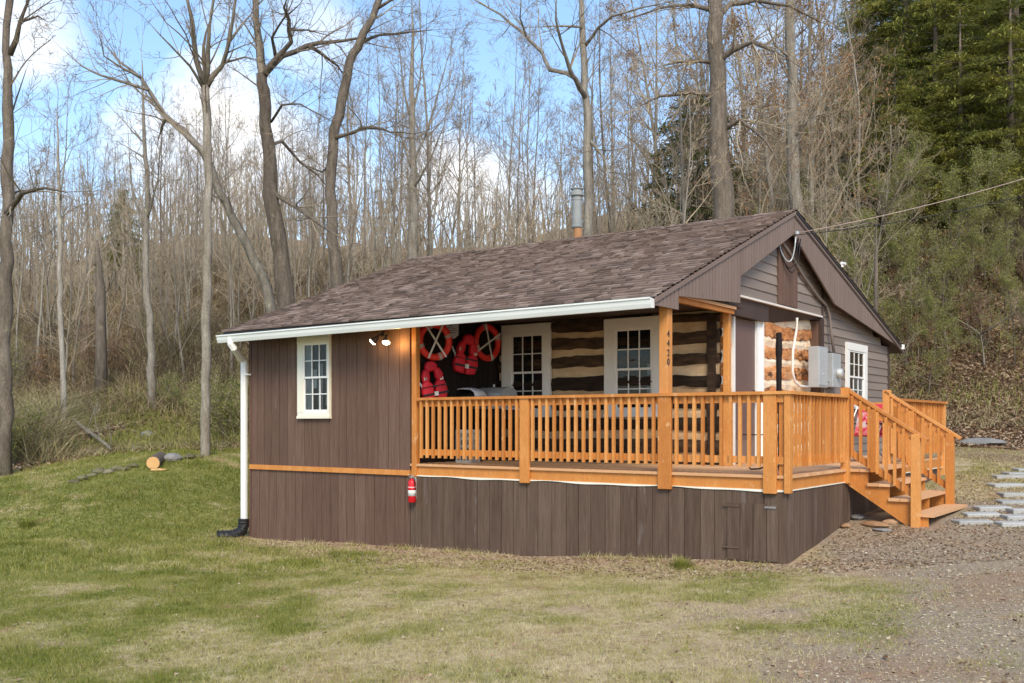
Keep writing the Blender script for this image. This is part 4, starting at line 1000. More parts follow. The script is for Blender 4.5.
def bare_variant(seed, Ht, r, first, nb, lean=.03, blen=.30, barkm='bark', wob=.05, twm='twig', lv=2, leafs=None, fork=False):
    """returns (trunk mesh, crown mesh, leaf mesh) around the origin"""
    rng = random.Random(seed); tr = MB(); cr = MB(); lf = [] if leafs else None
    n = 16; pts = []; q = Vector((0, 0, -.3)); d = Vector((rng.uniform(-lean, lean), rng.uniform(-lean, lean), 1)).normalized()
    for i in range(n+1):
        pts.append(q.copy()); d = (d+rv(rng, wob)*Vector((1, 1, .2))+Vector((0, 0, .06))).normalized() if False else (d+Vector((rng.uniform(-wob, wob), rng.uniform(-wob, wob), .08))).normalized(); q = q+d*(Ht/n)
    rad = [max(.012, r*((1.25 if i == 0 else 1)*(1-.93*(i/n)**1.15))) for i in range(n+1)]
    tr.tube(pts, rad, 9)
    for j in range(nb):
        f = first+(1-first)*(j+rng.random())/nb*.98; i = min(n-1, int(f*n)); b = pts[i].lerp(pts[i+1], f*n-i)
        az = rng.uniform(0, 2*PI); el = rng.uniform(.45, 1.15)
        dd_ = Vector((math.cos(az)*math.cos(el), math.sin(az)*math.cos(el), math.sin(el)))
        L = Ht*blen*rng.uniform(.5, 1.1)*(1.15-.75*f); rr_ = min(rad[i]*.55, r*.34)
        grow(cr, rng, b, dd_, L, rr_, lv, .22, (0, 7, 6), .17, .0045, lf)
    tm = tr.build('trunk', M[barkm], None, smooth=True); cm = cr.build('crown', M[twm], None)
    a, c = tm.data, cm.data; bpy.data.objects.remove(tm); bpy.data.objects.remove(cm)
    lm = leaves_mesh('leaves', M[leafs[0]], lf, leafs[1], leafs[2], leafs[3], seed) if leafs else None
    return a, c, lm
def put_tree(name, label, cat, x, y, meshes, group=None, rz=0, sc=1., dz=-.05, kid=('trunk', 'crown', 'leaves')):
    t = thing(name, label, cat, (x, y, H(x, y)+dz), group, rz)
    t.scale = (sc*random.uniform(.9, 1.1),)*2+(sc,)
    for k, m_ in zip(kid, meshes):
        if m_ is not None: link(k, m_, t)
    return t
VB = [bare_variant(100+i, random.uniform(15, 19), random.uniform(.065, .12), random.uniform(.25, .45), 19, blen=.26, barkm=('bark', 'barkpale', 'bark', 'barkdark')[i % 4], wob=.035+.02*(i % 3)) for i in range(7)]
VS = [bare_variant(200+i, random.uniform(7, 11), random.uniform(.035, .06), .15, 15, blen=.34, barkm=('bark', 'barkmid')[i % 2], wob=.09, twm=('twigtan', 'twig')[i % 2], lean=.12) for i in range(5)]
VBUD = [bare_variant(300+i, random.uniform(6, 9), .05, .15, 15, blen=.36, barkm='barkdark', wob=.09, twm='twig', lean=.15, leafs=('bud', .036, 3, .10)) for i in range(2)]
VBEE = [bare_variant(320+i, 17, .15, .12, 22, blen=.30, barkm='bark', wob=.04, twm='twigtan', leafs=('beech', .055, 1, .12)) for i in range(2)]
# dense bushes of many thin stems
def bush_variant(seed, Ht, stems, leafs, tw='twig', spread=.5):
    rng = random.Random(seed); st = MB(); cr = MB(); lf = [] if leafs else None
    for k in range(stems):
        a = rng.uniform(0, 2*PI); e = rng.uniform(.2, 1)*spread
        d = Vector((math.cos(a)*e, math.sin(a)*e, 1)).normalized(); L = Ht*rng.uniform(.6, 1.1)
        p = Vector((math.cos(a)*.15, math.sin(a)*.15, -.1)); pts = [p]; dirs = []
        for i in range(6):
            d = (d+rv(rng, .17)).normalized(); p = p+d*L/6; pts.append(p.copy())
        st.tube(pts, [.022*(1-.13*i) for i in range(7)], 4, cap=False)
        for j in range(9):
            i = rng.randint(1, 5); b = pts[i].lerp(pts[i+1], rng.random())
            grow(cr, rng, b, (d+rv(rng, 1.1)+Vector((0, 0, .3))), L*rng.uniform(.18, .38), .009, 1, .15, (0, 0, 5), .25, .004, lf)
    tm = st.build('stems', M['twig'], None); cm = cr.build('twigs', M[tw], None); a, c = tm.data, cm.data
    bpy.data.objects.remove(tm); bpy.data.objects.remove(cm)
    return a, c, (leaves_mesh('leaves', M[leafs[0]], lf, leafs[1], leafs[2], leafs[3], seed) if leafs else None)
BU = [bush_variant(400, 2.2, 9, None), bush_variant(401, 2.6, 9, ('bud', .03, 1, .06)), bush_variant(402, 1.8, 10, ('beech', .035, 1, .05)), bush_variant(403, 2.2, 12, None, 'twig', .9)]
VBUSH = bush_variant(420, 1.7, 12, ('bud', .028, 2, .07), 'twigtan', .8)
def conifer_variant(seed, Ht, base, mat, dens=1., wid=.26):
    """layered drooping boughs of needle sprays round a straight trunk"""
    rng = random.Random(seed); g = np.random.default_rng(seed); tr = MB(); br = MB(); C_ = []; DD = []
    tr.tube([(0, 0, -.3), (rng.uniform(-.1, .1), rng.uniform(-.1, .1), Ht*.5), (0, 0, Ht)], [Ht*.017, Ht*.011, .02], 9)
    z = Ht*base; 
    while z < Ht*.985:
        f = (z/Ht-base)/(1-base); L0 = Ht*wid*(1-f)**.75+.35
        for k in range(rng.randint(3, 5)):
            a = rng.uniform(0, 2*PI); L = L0*rng.uniform(.55, 1.12); n = 6; pts = []
            for i in range(n+1):
                s = i/n; pts.append(Vector((math.cos(a+.15*s)*L*s, math.sin(a+.15*s)*L*s, z+L*(.12*s-.34*s*s)+rng.uniform(-.04, .04))))
            br.tube(pts, [.03*(1-.85*i/n)+.004 for i in range(n+1)], 4, cap=False)
            m_ = int(L*30*dens)
            for _ in range(m_):
                s = rng.uniform(.18, 1); i = min(n-1, int(s*n)); b = pts[i].lerp(pts[i+1], s*n-i)
                w = .42*L*(1-s*.65); off = rng.uniform(-1, 1)*w
                sd = Vector((-math.sin(a), math.cos(a), 0)); dv = (sd*off*1.0+Vector((math.cos(a), math.sin(a), 0))*abs(off)*.5)
                C_.append(tuple(b+dv+Vector((0, 0, rng.gauss(-.05, .07)-abs(off)*.12)))); dn = (dv+Vector((math.cos(a), math.sin(a), -.2))*.5+rv(rng, .3)).normalized(); DD.append(tuple(dn))
        z += Ht*.021*rng.uniform(.7, 1.3)
    P = np.array(C_); A = np.array(DD); n = len(P); rep = 4
    P = np.repeat(P, rep, 0)+g.normal(0, .10, (n*rep, 3))*[1, 1, .55]; A = np.repeat(A, rep, 0)+g.normal(0, .45, (n*rep, 3)); A /= np.linalg.norm(A, axis=1)[:, None]
    B = np.cross(A, g.normal(0, .4, A.shape)+[0, 0, 1]); B /= np.linalg.norm(B, axis=1)[:, None]
    s = g.uniform(.07, .17, (len(P), 1)); V = np.stack([P-A*s, P+B*s*.22, P+A*s, P-B*s*.22], 1)
    cl = vnoise(P[:, 0]*.9+P[:, 1]*.5+50, P[:, 2]*.9+50, seed)
    me_ = tri_mesh('foliage', M[mat], V, 4, np.clip(cl*.75+g.normal(.05, .16, len(P)), 0, 1))
    tm = tr.build('trunk', M['barkdark'], None, smooth=True); bm_ = br.build('boughs', M['barkdark'], None); a, c = tm.data, bm_.data
    bpy.data.objects.remove(tm); bpy.data.objects.remove(bm_); return a, c, me_
VC = [conifer_variant(500, 17, .22, 'needles', .62, .27), conifer_variant(501, 14, .22, 'needles', .68, .30), conifer_variant(502, 9, .30, 'needlesdark', .35, .36)]

# ---- the trees one can tell apart, drawn from their trunk and limb lines
def limb_tree(name, label, d0, trunk, limbs, barkm, tw='twig', lv=2, extra=10, mn=.0042, seed=0, cat='tree', drop=0):
    """trunk/limbs: lists of (px, py, width px); depth drifts along each limb so that the tree is round"""
    rng = random.Random(900+seed); x, y = polar(trunk[0][0], d0); gz_ = H(x, y)
    base = Vector((x, y, gz_)); t = thing(name, label, cat, base)
    def conv(line, dd0, drift):
        P, R = [], []; dd_ = dd0
        for i, (px, py, w) in enumerate(line):
            if i: dd_ += drift*rng.uniform(.4, 1.2)
            P.append(at(px, py, dd_)-base); R.append(max(mn, w*.44*dd_/FOC))
        # resample finely with a little wobble
        Q, S = [P[0]], [R[0]]
        for a, b_, ra, rb in zip(P[:-1], P[1:], R[:-1], R[1:]):
            k = max(2, int((b_-a).length/.4))
            for j in range(1, k+1):
                f = j/k; Q.append(a.lerp(b_, f)+(rv(rng, min(.05, ra*.4)) if j < k else Vector())); S.append(ra+(rb-ra)*f)
        m_ = min(5, len(S)-1)
        for j in range(m_ if line[-1][2] <= 4 else 0): S[-1-j] = min(S[-1-j], max(mn, S[-1-m_]*(.25+.75*j/m_)))
        return Q, S
    P, R = conv(trunk, d0, 0)
    P = [Vector((P[0].x, P[0].y, -.3))]+P; R = [R[0]*1.3]+R
    tm = MB(); tm.tube(P, R, 13, jit=.11); tm.build('trunk', M[barkm], t, world=False, smooth=True)
    cm = MB(); lm = MB(); allp = [(P, R)]
    for i, line in enumerate(limbs):
        # start at the depth of the trunk
        Q, S = conv(line, d0, (rng.choice((-1, 1))*.5)); MB().tube(Q, S, 8, jit=.10).build('limb', M[barkm], t, world=False, smooth=True); allp.append((Q, S))
    for ii, (Q, S) in enumerate(allp):
        L = sum((a-b_).length for a, b_ in zip(Q[:-1], Q[1:])); n = extra if ii else extra//2
        for j in range(n):
            f = rng.uniform(.25 if ii else .45, 1); i = min(len(Q)-2, int(f*(len(Q)-1)))
            dv = (Q[i+1]-Q[i]).normalized(); s_ = dv.cross(rv(rng)).normalized(); a = rng.uniform(.5, 1.15)
            nd = dv*math.cos(a)+s_*math.sin(a)+Vector((0, 0, .15))
            grow(cm, rng, Q[i], nd, rng.uniform(.8, 2.3)*(1.1-.3*f), min(S[i]*.45, .026), lv, .12, (0, 4, 4), .22, mn)
        grow(cm, rng, Q[-1], (Q[-1]-Q[-2]), 1.5, S[-1]*.8, lv, .1, (0, 4, 4), .22, mn)
    cm.build('crown', M[tw], t, world=False)
    return t
limb_tree('bare_tree', 'large dark bare trunk at the left edge with a short hooked branch', 23,
  [(5, 430, 14), (6, 300, 14), (7, 180, 13), (8, 110, 11), (6, 50, 8), (10, 0, 8), (12, -60, 6)],
  [[(10, 55, 7), (20, 22, 5), (32, -8, 4)], [(6, 214, 7), (12, 206, 6.5), (22, 193, 5.5), (45, 188, 5), (66, 192, 3)], [(8, 200, 4), (16, 192, 4), (26, 190, 3.5)], [(6, 130, 3), (16, 100, 3), (26, 70, 2)], [(20, 22, 3), (38, 16, 2.5), (48, 22, 1.5)]], 'barkdark', extra=5, seed=1)
limb_tree('bare_tree', 'pale grey tree at the lawn edge left of the downspout, forking high up', 24,
  [(205, 457, 11), (205, 380, 10), (207, 300, 10), (208, 200, 9), (207, 120, 9), (205, 84, 9)],
  [[(205, 86, 7), (196, 60, 6), (192, 20, 5), (185, -10, 4), (182, -60, 3)], [(206, 86, 7), (208, 50, 5), (211, 15, 4), (218, -30, 3)], [(207, 86, 7), (222, 66, 5), (230, 38, 4.5), (236, -5, 3.5), (240, -60, 2.5)], [(229, 42, 3.5), (244, 22, 3), (258, 6, 2)], [(203, 88, 4), (190, 66, 3), (170, 45, 2), (152, 26, 1.5)], [(226, 62, 3), (245, 57, 2.5), (262, 60, 1.5)]], 'barkmid', extra=5, seed=2)
limb_tree('bare_tree', 'bare tree leaning left behind the cabin with long crooked limbs over the woods', 27,
  [(279, 330, 12), (262, 275, 11), (240, 232, 10), (218, 190, 9), (202, 150, 8), (186, 135, 6)],
  [[(202, 150, 6), (185, 131, 5.5), (165, 115, 5), (150, 92, 4.5), (141, 78, 4), (120, 62, 3), (105, 45, 2)], [(148, 90, 4), (130, 84, 3.5), (100, 75, 3), (82, 66, 2.5), (66, 52, 1.5)], [(141, 78, 3.5), (122, 68, 2.5), (104, 56, 2), (98, 30, 1.5)], [(165, 118, 4), (162, 126, 4), (158, 140, 3)]], 'bark', extra=8, seed=3)
limb_tree('bare_tree', 'stout grey tree behind the left end of the roof with a twisting double crown', 25,
  [(288, 345, 19), (285, 290, 18), (278, 235, 16), (270, 195, 15), (268, 140, 13), (264, 90, 12), (262, 74, 11)],
  [[(263, 76, 10), (260, 50, 9), (256, 20, 7), (254, -30, 6)], [(264, 76, 8), (277, 58, 6), (291, 42, 5), (289, 20, 5), (284, 8, 4), (292, -20, 3)], [(267, 72, 7), (282, 56, 6), (306, 46, 6), (330, 42, 4.5), (358, 38, 3.5), (375, 28, 2.5)], [(308, 46, 5), (322, 54, 3.5), (338, 66, 2.5), (345, 78, 1.5)], [(276, 195, 6), (296, 207, 5), (325, 228, 3), (345, 240, 2)], [(270, 145, 4), (282, 141, 4), (300, 162, 3), (318, 175, 2.5), (330, 190, 1.5)], [(271, 122, 3), (282, 105, 3), (300, 104, 2.5), (330, 120, 1.5)], [(276, 60, 4), (272, 38, 3.5), (284, 18, 3), (300, 4, 2)], [(290, 30, 3), (308, 30, 2.5), (330, 36, 2)]], 'barkdark', extra=7, seed=4)
limb_tree('bare_tree', 'bare trunk curving right towards the sky behind the left half of the roof', 26,
  [(338, 300, 15), (332, 240, 13), (330, 190, 12), (334, 130, 12), (342, 100, 11), (350, 62, 10), (358, 48, 10), (372, 20, 8), (384, -12, 7), (392, -60, 5)],
  [[(333, 138, 6), (345, 135, 4), (362, 128, 4), (378, 128, 4), (390, 132, 4), (414, 134, 3)], [(352, 55, 4), (362, 42, 4), (380, 35, 3), (410, 32, 2), (432, 30, 1.5)], [(332, 165, 3), (322, 172, 3), (305, 165, 2)], [(378, 8, 4), (400, -5, 3), (430, -20, 2)]], 'barkdark', extra=6, seed=5)
limb_tree('bare_tree', 'straight upright bare tree rising over the middle of the roof', 31,
  [(413, 280, 12), (413, 200, 9), (412, 130, 7.5), (412, 70, 5), (412, 10, 3)],
  [[(412, 170, 3), (400, 130, 2.5), (395, 80, 2)], [(413, 165, 3), (428, 130, 2.5), (440, 85, 2), (450, 50, 1.3)], [(412, 130, 3), (404, 90, 2), (398, 40, 1.5)], [(412, 120, 2.5), (420, 80, 2), (424, 30, 1.4)], [(413, 190, 3), (430, 160, 2), (446, 120, 1.5)]], 'bark', extra=8, seed=6)
limb_tree('bare_tree', 'slim grey tree right behind the chimney, forking into two crowns', 24,
  [(588, 260, 11), (588, 180, 9.5), (588, 120, 9), (584, 90, 8), (583, 45, 7), (581, -5, 6), (580, -60, 4)],
  [[(586, 98, 6), (576, 80, 6), (570, 70, 5), (563, 48, 4), (556, 20, 3.5), (557, -10, 3)], [(571, 74, 5), (550, 70, 4.5), (542, 52, 4), (522, 32, 3), (500, 14, 2.5), (478, 2, 2), (455, -12, 1.5)], [(585, 46, 4), (598, 28, 3.5), (612, 16, 3), (640, 8, 2.5), (668, 2, 1.5)], [(526, 36, 3), (520, 18, 2.5), (521, -5, 2)], [(583, 27, 3), (560, 26, 2.5), (538, 27, 1.5)], [(590, 140, 4), (604, 158, 3), (612, 185, 2)]], 'bark', extra=7, seed=7)
limb_tree('bare_tree', 'massive shaggy dark trunk right of centre with wide arching boughs', 29,
  [(724, 230, 25), (722, 180, 23), (719, 120, 20), (717, 60, 18), (715, 0, 16), (714, -70, 12)],
  [[(715, 20, 8), (730, 4, 6), (755, 0, 5), (790, 6, 4), (820, 22, 3)], [(716, 65, 7), (733, 50, 6), (752, 42, 5), (775, 52, 3.5), (792, 85, 2.5)], [(712, 62, 5), (690, 60, 4), (662, 66, 2)], [(712, 95, 6), (690, 92, 4), (660, 96, 3), (640, 106, 2)], [(711, 10, 6), (690, 5, 4), (660, 8, 3), (625, 20, 2)], [(724, 130, 5), (740, 120, 4), (765, 140, 3), (780, 165, 2)]], 'barkdark', tw='twigtan', extra=16, seed=8)
limb_tree('bare_tree', 'bare trunk with a few clinging rust leaves right of the massive trunk', 33,
  [(797, 240, 15), (793, 160, 14), (793, 80, 12), (790, 0, 10), (790, -60, 8)],
  [[(792, 140, 4), (808, 120, 3), (826, 112, 2)], [(793, 60, 4), (775, 45, 3), (765, 20, 2)], [(792, 110, 3), (770, 100, 2.5), (750, 104, 2)]], 'bark', tw='twigtan', extra=16, seed=9)
limb_tree('dead_sapling', 'small dark forked sapling on the bank above the right gable slope', 27,
  [(876, 262, 4), (876, 240, 4), (877, 214, 4)], [[(877, 214, 3), (888, 205, 2.5), (900, 190, 2)], [(877, 212, 2.5), (868, 202, 2)], [(876, 224, 2.5), (862, 222, 2), (852, 230, 1.5)], [(880, 245, 2), (895, 232, 1.5)]], 'barkdark', extra=5, seed=10, lv=1)
limb_tree('bare_tree', 'pale crooked sapling on the bank at the right edge', 33,
  [(984, 368, 3), (983, 350, 2.5), (981, 334, 2.3)], [[(981, 334, 2), (995, 326, 2), (1012, 314, 1.6), (1026, 305, 1.3)], [(982, 336, 2), (972, 328, 1.4), (955, 318, 1.1), (943, 310, .9)]], 'barkmid', extra=3, seed=11, lv=1)
limb_tree('bare_tree', 'pale upright trunk among the left woods with a mossy dark foot', 31,
  [(152, 384, 9), (150, 330, 8), (146, 270, 7), (148, 200, 6), (144, 130, 4), (142, 60, 2.5)], [[(147, 220, 3), (158, 180, 2.5), (162, 130, 2)], [(147, 240, 3), (132, 190, 2.5), (128, 130, 1.5)]], 'bark', extra=8, seed=12)
limb_tree('bare_tree', 'birch-like white speckled trunk in the left woods', 29,
  [(64, 392, 6), (61, 330, 5.5), (60, 260, 5), (59, 190, 4), (57, 110, 3)], [[(60, 200, 2), (66, 150, 1.8), (68, 100, 1.5)]], 'barkpale', extra=8, seed=13)
limb_tree('bare_tree', 'short dark broken trunk standing in the left woods', 33,
  [(101, 345, 12), (100, 300, 11), (99, 262, 9), (97, 240, 3)], [[(96, 265, 4), (94, 245, 3)]], 'barkdark', extra=3, seed=14, lv=1)

# ---- fill the woods
placed = []
def free(x, y, g): 
    for a, b_ in placed:
        if (a-x)**2+(b_-y)**2 < g*g: return False
    return not (-11.5 < x < 3 and -3 < y < 13)
def scatter(n, pxr, dr, meshes, names, g=1.2, sc=(.8, 1.2), bias=1.):
    k = 0; tries = 0
    while k < n and tries < n*40:
        tries += 1
        px = random.uniform(*pxr); d = dr[0]+(dr[1]-dr[0])*random.random()**bias; x, y = polar(px, d)
        if not free(x, y, g): continue
        placed.append((x, y)); nm, lab, cat, grp = names
        put_tree(nm, lab, cat, x, y, random.choice(meshes), grp, random.uniform(0, 6.28), random.uniform(*sc)); k += 1
scatter(60, (-60, 330), (35, 62), VB, ('bare_tree', 'slender bare tree in the woods left of the cabin', 'tree', 'bare trees left of the cabin'), 1.3, (.42, .70))
scatter(40, (-60, 330), (33, 48), VS, ('bare_sapling', 'thin bare sapling among the trunks left of the cabin', 'sapling', 'saplings left of the cabin'), 1.0, (.6, 1.0))
scatter(36, (330, 700), (30, 64), VB, ('bare_tree', 'slender bare tree rising behind the cabin roof', 'tree', 'bare trees behind the cabin roof'), 1.5, (.55, .92))
scatter(30, (330, 720), (27, 44), VS, ('bare_sapling', 'thin bare sapling just behind the cabin roof', 'sapling', 'saplings behind the cabin roof'), 1.1, (.7, 1.1))
scatter(14, (700, 900), (38, 66), VB, ('bare_tree', 'slender bare tree on the steep bank right of the cabin', 'tree', 'bare trees on the right bank'), 1.6, (.6, .95))
scatter(16, (700, 900), (28, 46), VS, ('bare_sapling', 'thin bare sapling behind the right gable', 'sapling', 'saplings behind the right gable'), 1.1, (.6, 1))
for px, d, s in ((775, 36, .9), (812, 37, .95), (745, 40, .85), (665, 42, .8), (795, 43, 1.0), (840, 42, .9), (765, 31, .6), (700, 38, .8)):
    x, y = polar(px, d); placed.append((x, y)); put_tree('beech_tree', 'tree holding dry rust-orange leaves behind the right end of the roof', 'tree', x, y, random.choice(VBEE), 'rust-leaved trees behind the roof', random.uniform(0, 6), s)
for px, d, s in ((820, 29, .62), (848, 31, .7), (868, 33, .8), (905, 33, .72), (930, 35, .8), (800, 34, .7), (950, 33, .6), (985, 38, .8), (895, 28.5, .45), (835, 33, .7), (858, 36, .8), (880, 38, .75), (918, 38, .7), (945, 37, .75), (970, 35, .6), (1005, 36, .7), (815, 36, .8), (928, 31, .5), (1015, 33, .55), (890, 34, .6)):
    x, y = polar(px, d); placed.append((x, y)); put_tree('budding_tree', 'small tree hazed with yellow-green buds on the bank right of the gable', 'tree', x, y, random.choice(VBUD), 'budding trees on the right bank', random.uniform(0, 6), s)
con = [(868, 47, .8, 1), (895, 41, .62, 1), (960, 41, .72, 1), (1010, 40, .8, 1), (905, 46, .95, 0), (935, 44, .9, 1), (958, 50, 1.1, 0), (985, 46, 1.0, 1), (1015, 44, 1.0, 0), (1035, 50, 1.15, 0), (925, 54, 1.1, 1), (1000, 56, 1.2, 0), (1065, 45, 1.0, 1), (882, 54, .9, 1)]
for px, d, s, v in con:
    x, y = polar(px, d); placed.append((x, y)); put_tree('conifer', 'tall dense dark green conifer at the upper right', 'tree', x, y, VC[v], 'conifers at the upper right', random.uniform(0, 6), s, kid=('trunk', 'boughs', 'foliage'))
x, y = polar(698, 38); put_tree('conifer', 'lone small dark conifer left of the massive trunk', 'tree', x, y, VC[2], None, 1, 1.0, kid=('trunk', 'boughs', 'foliage'))
x, y = polar(125, 58); put_tree('conifer', 'faint olive conifer far back in the left woods', 'tree', x, y, VC[1], None, 2, .45, kid=('trunk', 'boughs', 'foliage'))
scatter(22, (-60, 300), (34, 44), BU, ('bush', 'leafless tangled bush along the lawn edge left of the cabin', 'bush', 'bushes along the left lawn edge'), .9, (.45, 1.0))
for px, d, s in ((10, 24.6, .9), (34, 25.6, .7), (-20, 25, 1.1), (226, 28, .95), (240, 27, 1.0), (216, 29, .8), (180, 31, .7)):
    x, y = polar(px, d); placed.append((x, y)); put_tree('leafing_bush', 'yellow-green leafing bush at the left wood edge', 'bush', x, y, VBUSH, 'yellow-green bushes at the left wood edge', random.uniform(0, 6), s)
scatter(54, (820, 1120), (33, 50), BU, ('bush', 'tangled brushy bush on the steep bank at the right', 'bush', 'bushes on the right bank'), .8, (.5, 1.1))
scatter(22, (330, 840), (27, 40), BU, ('bush', 'brushy bush behind the cabin', 'bush', 'bushes behind the cabin'), 1., (.7, 1.2))

# ---- undergrowth: leaf litter, stems and bramble of the forest floor
def mask_out(x, y): return ~((x > -9.95) & (x < .1) & (y > -.05) & (y < 10.7)) & ~((x > -.1) & (x < 1.2) & (y > 2.2) & (y < 4.3))
def polar_pts(n, px0, px1, d0, d1, power=1.):
    px = NR.uniform(px0, px1, n); d = d0+(d1-d0)*NR.random(n)**power; k = (px-CXP)/FOC
    return CAM[0]+d*(FW[0]+k*RT[0]), CAM[1]+d*(FW[1]+k*RT[1]), d
def farwoods(n, px0, px1, d0, d1, h0, h1, w, mat, name, label, sd=1):
    x, y, d = polar_pts(n, px0, px1, d0, d1); z = height(x, y)-.2; n = len(x)
    h = NR.uniform(h0, h1, n)*(.6+.8*fbm(x, y, 9, sd)); az = NR.uniform(0, 2*PI, n); nseg = 4; P = np.c_[x, y, z]; V = []; dirx = np.c_[np.cos(az), np.sin(az)]*NR.uniform(0, .42, (n, 1))
    ww = w*NR.uniform(.5, 1.5, n)*d/50
    S = np.c_[np.full(n, RT[0]), np.full(n, RT[1]), np.zeros(n)]*ww[:, None]; r = np.clip(NR.normal(.5, .22, n), 0, 1); rr_ = []
    for i in range(nseg):
        Q = P+np.c_[(dirx+NR.normal(0, .05, (n, 2)))*h[:, None]/nseg, h/nseg]; f0, f1 = 1-.8*i/nseg, 1-.8*(i+1)/nseg
        V.append(np.stack([P-S*f0, P+S*f0, Q+S*f1, Q-S*f1], 1)); rr_.append(r)
        for k in range(4):      # ascending side twigs
            a = NR.uniform(0, 2*PI, n); L = h*NR.uniform(.06, .2, n)*(1-.5*i/nseg); B = P+(Q-P)*NR.random((n, 1)); T = B+np.c_[np.cos(a)*L*.6, np.sin(a)*L*.6, L*NR.uniform(.4, 1., n)]
            U = np.c_[np.zeros((n, 2)), ww*.32]; V.append(np.stack([B-U, B+U, T+U*.4, T-U*.4], 1)); rr_.append(r)
        P = Q
    return tag(link(name, tri_mesh(name, M[mat], np.concatenate(V), 4, np.concatenate(rr_))), label, 'far woods', None, 'stuff')
farwoods(1000, -120, 420, 46, 95, 4, 7.5, .035, 'farwood', 'far_woods', 'far grey-brown woods along the skyline left of the cabin', 3)
farwoods(800, 400, 900, 46, 95, 3, 6, .035, 'farwood', 'far_woods', 'far grey-brown woods along the skyline behind the roof', 7)
farwoods(200, 760, 900, 40, 80, 3, 7, .03, 'farwood', 'far_woods', 'thin grey stems thick on the upper right bank', 9)
def stems(n, px0, px1, d0, d1, hmin, hmax, w, mat, name, label, thr=.25, power=1., tilt=.5, sd=3, seg=2):
    x, y, d = polar_pts(n, px0, px1, d0, d1, power); dry, gr, li = weights(x, y)
    cl = fbm(x, y, 2.4, sd+50); k = mask_out(x, y) & (li > thr) & (cl+NR.normal(0, .08, n) > .40); x, y, cl = x[k], y[k], cl[k]; n = len(x)
    z = height(x, y)-.03; h = NR.uniform(hmin, hmax, n)*(.5+cl); az = NR.uniform(0, 2*PI, n); tl = NR.uniform(.05, tilt, n)*h
    ww = w*NR.uniform(.6, 1.4, n); a2 = NR.uniform(0, PI, n)
    B = np.c_[x, y, z]; Mi = B+np.c_[np.cos(az)*tl*.35, np.sin(az)*tl*.35, h*.6]; T = B+np.c_[np.cos(az)*tl*1.4, np.sin(az)*tl*1.4, h*.95]
    S = np.c_[np.cos(a2)*ww, np.sin(a2)*ww, np.zeros(n)]
    V1 = np.stack([B-S, B+S, Mi+S*.8, Mi-S*.8], 1); V2 = np.stack([Mi-S*.8, Mi+S*.8, T+S*.3, T-S*.3], 1)
    r = np.clip(fbm(x, y, 3.5, sd)*.9+NR.normal(.05, .2, n), 0, 1); V = np.concatenate([V1, V2]); r = np.concatenate([r, r])
    return tag(link(name, tri_mesh(name, M[mat], V, 4, r)), label, 'undergrowth', None, 'stuff')
stems(70000, -120, 420, 30, 62, .15, .9, .010, 'brush', 'undergrowth', 'tan brush and dry stems covering the floor of the left woods', tilt=1.6)
stems(26000, -120, 330, 24.5, 32, .05, .28, .008, 'brush', 'undergrowth', 'low dry stems on the open slope above the left lawn', tilt=2.2, thr=.1, sd=44)
stems(9000, -120, 62, 24.5, 30, .3, 1.3, .009, 'brush', 'undergrowth', 'tangled bramble at the left edge below the hooked branch', tilt=1.8, thr=.1, sd=46)
stems(18000, -120, 420, 33, 60, .4, 1.5, .009, 'darkbrush', 'undergrowth', 'dark stems and vines on the floor of the left woods', tilt=1.2, sd=31)
stems(60000, 760, 1200, 28.5, 75, .08, .45, .010, 'brush', 'undergrowth', 'brown tangled brush covering the steep right bank', tilt=2.2)
stems(20000, 760, 1200, 31, 75, .2, .9, .008, 'darkbrush', 'undergrowth', 'dark tangled vines on the steep right bank', tilt=1.6, sd=27)
stems(30000, 360, 820, 26, 60, .3, 1.2, .012, 'brush', 'undergrowth', 'brush on the hillside behind the cabin roof')
stems(20000, -60, 330, 26.0, 36, .08, .38, .010, 'greenbrush', 'green_undergrowth', 'low yellow-green growth at the edge of the left woods', thr=.25, sd=9)
stems(12000, 780, 1150, 30, 60, .1, .45, .012, 'greenbrush', 'green_undergrowth', 'green patches of growth on the right bank', sd=14)
def litter(n, px0, px1, d0, d1, size, mat, name, label, wf, up=.35, lift=.01, power=1.):
    x, y, d = polar_pts(n, px0, px1, d0, d1, power); dry, gr, li = weights(x, y); k = mask_out(x, y) & (NR.random(n) < wf(dry, gr, li, x, y)); x, y = x[k], y[k]; n = len(x)
    P = np.c_[x, y, height(x, y)+lift]; nrm = NR.normal(0, up, (n, 3)); nrm[:, 2] = 1; a = np.cross(nrm, NR.normal(0, 1, (n, 3))); a /= np.linalg.norm(a, axis=1)[:, None]
    b_ = np.cross(nrm, a); b_ /= np.linalg.norm(b_, axis=1)[:, None]; s = size*NR.uniform(.4, 1.3, (n, 1))
    V = np.stack([P-a*s, P+b_*s*.6, P+a*s, P-b_*s*.6], 1)
    return tag(link(name, tri_mesh(name, M[mat], V, 4, NR.random(n))), label, name.replace('_', ' '), None, 'stuff')
litter(150000, -120, 420, 22, 48, .07, 'litterleaf', 'fallen_leaves', 'fallen leaves on the floor of the left woods', lambda d, g, l, x, y: l*.8, .6, .03)
litter(240000, 780, 1200, 25, 55, .08, 'litterleaf', 'fallen_leaves', 'fallen leaves on the right bank', lambda d, g, l, x, y: np.clip(l+.15, 0, 1)*.8, .6, .03)
litter(110000, 200, 1060, 11, 22, .019, 'litterleaf', 'fallen_leaves', 'leaves and straw scattered along the foot of the deck skirt', lambda d, g, l, x, y: np.clip(d*((y > -1.5) & (y < .3))*.8+(x > -.3)*(y > .0)*.5, 0, 1), .4, .012)
litter(14000, -50, 1080, 6, 24, .020, 'litterleaf', 'fallen_leaves', 'stray dry leaves scattered on the lawn', lambda d, g, l, x, y: .2+.4*g, .4, .02)
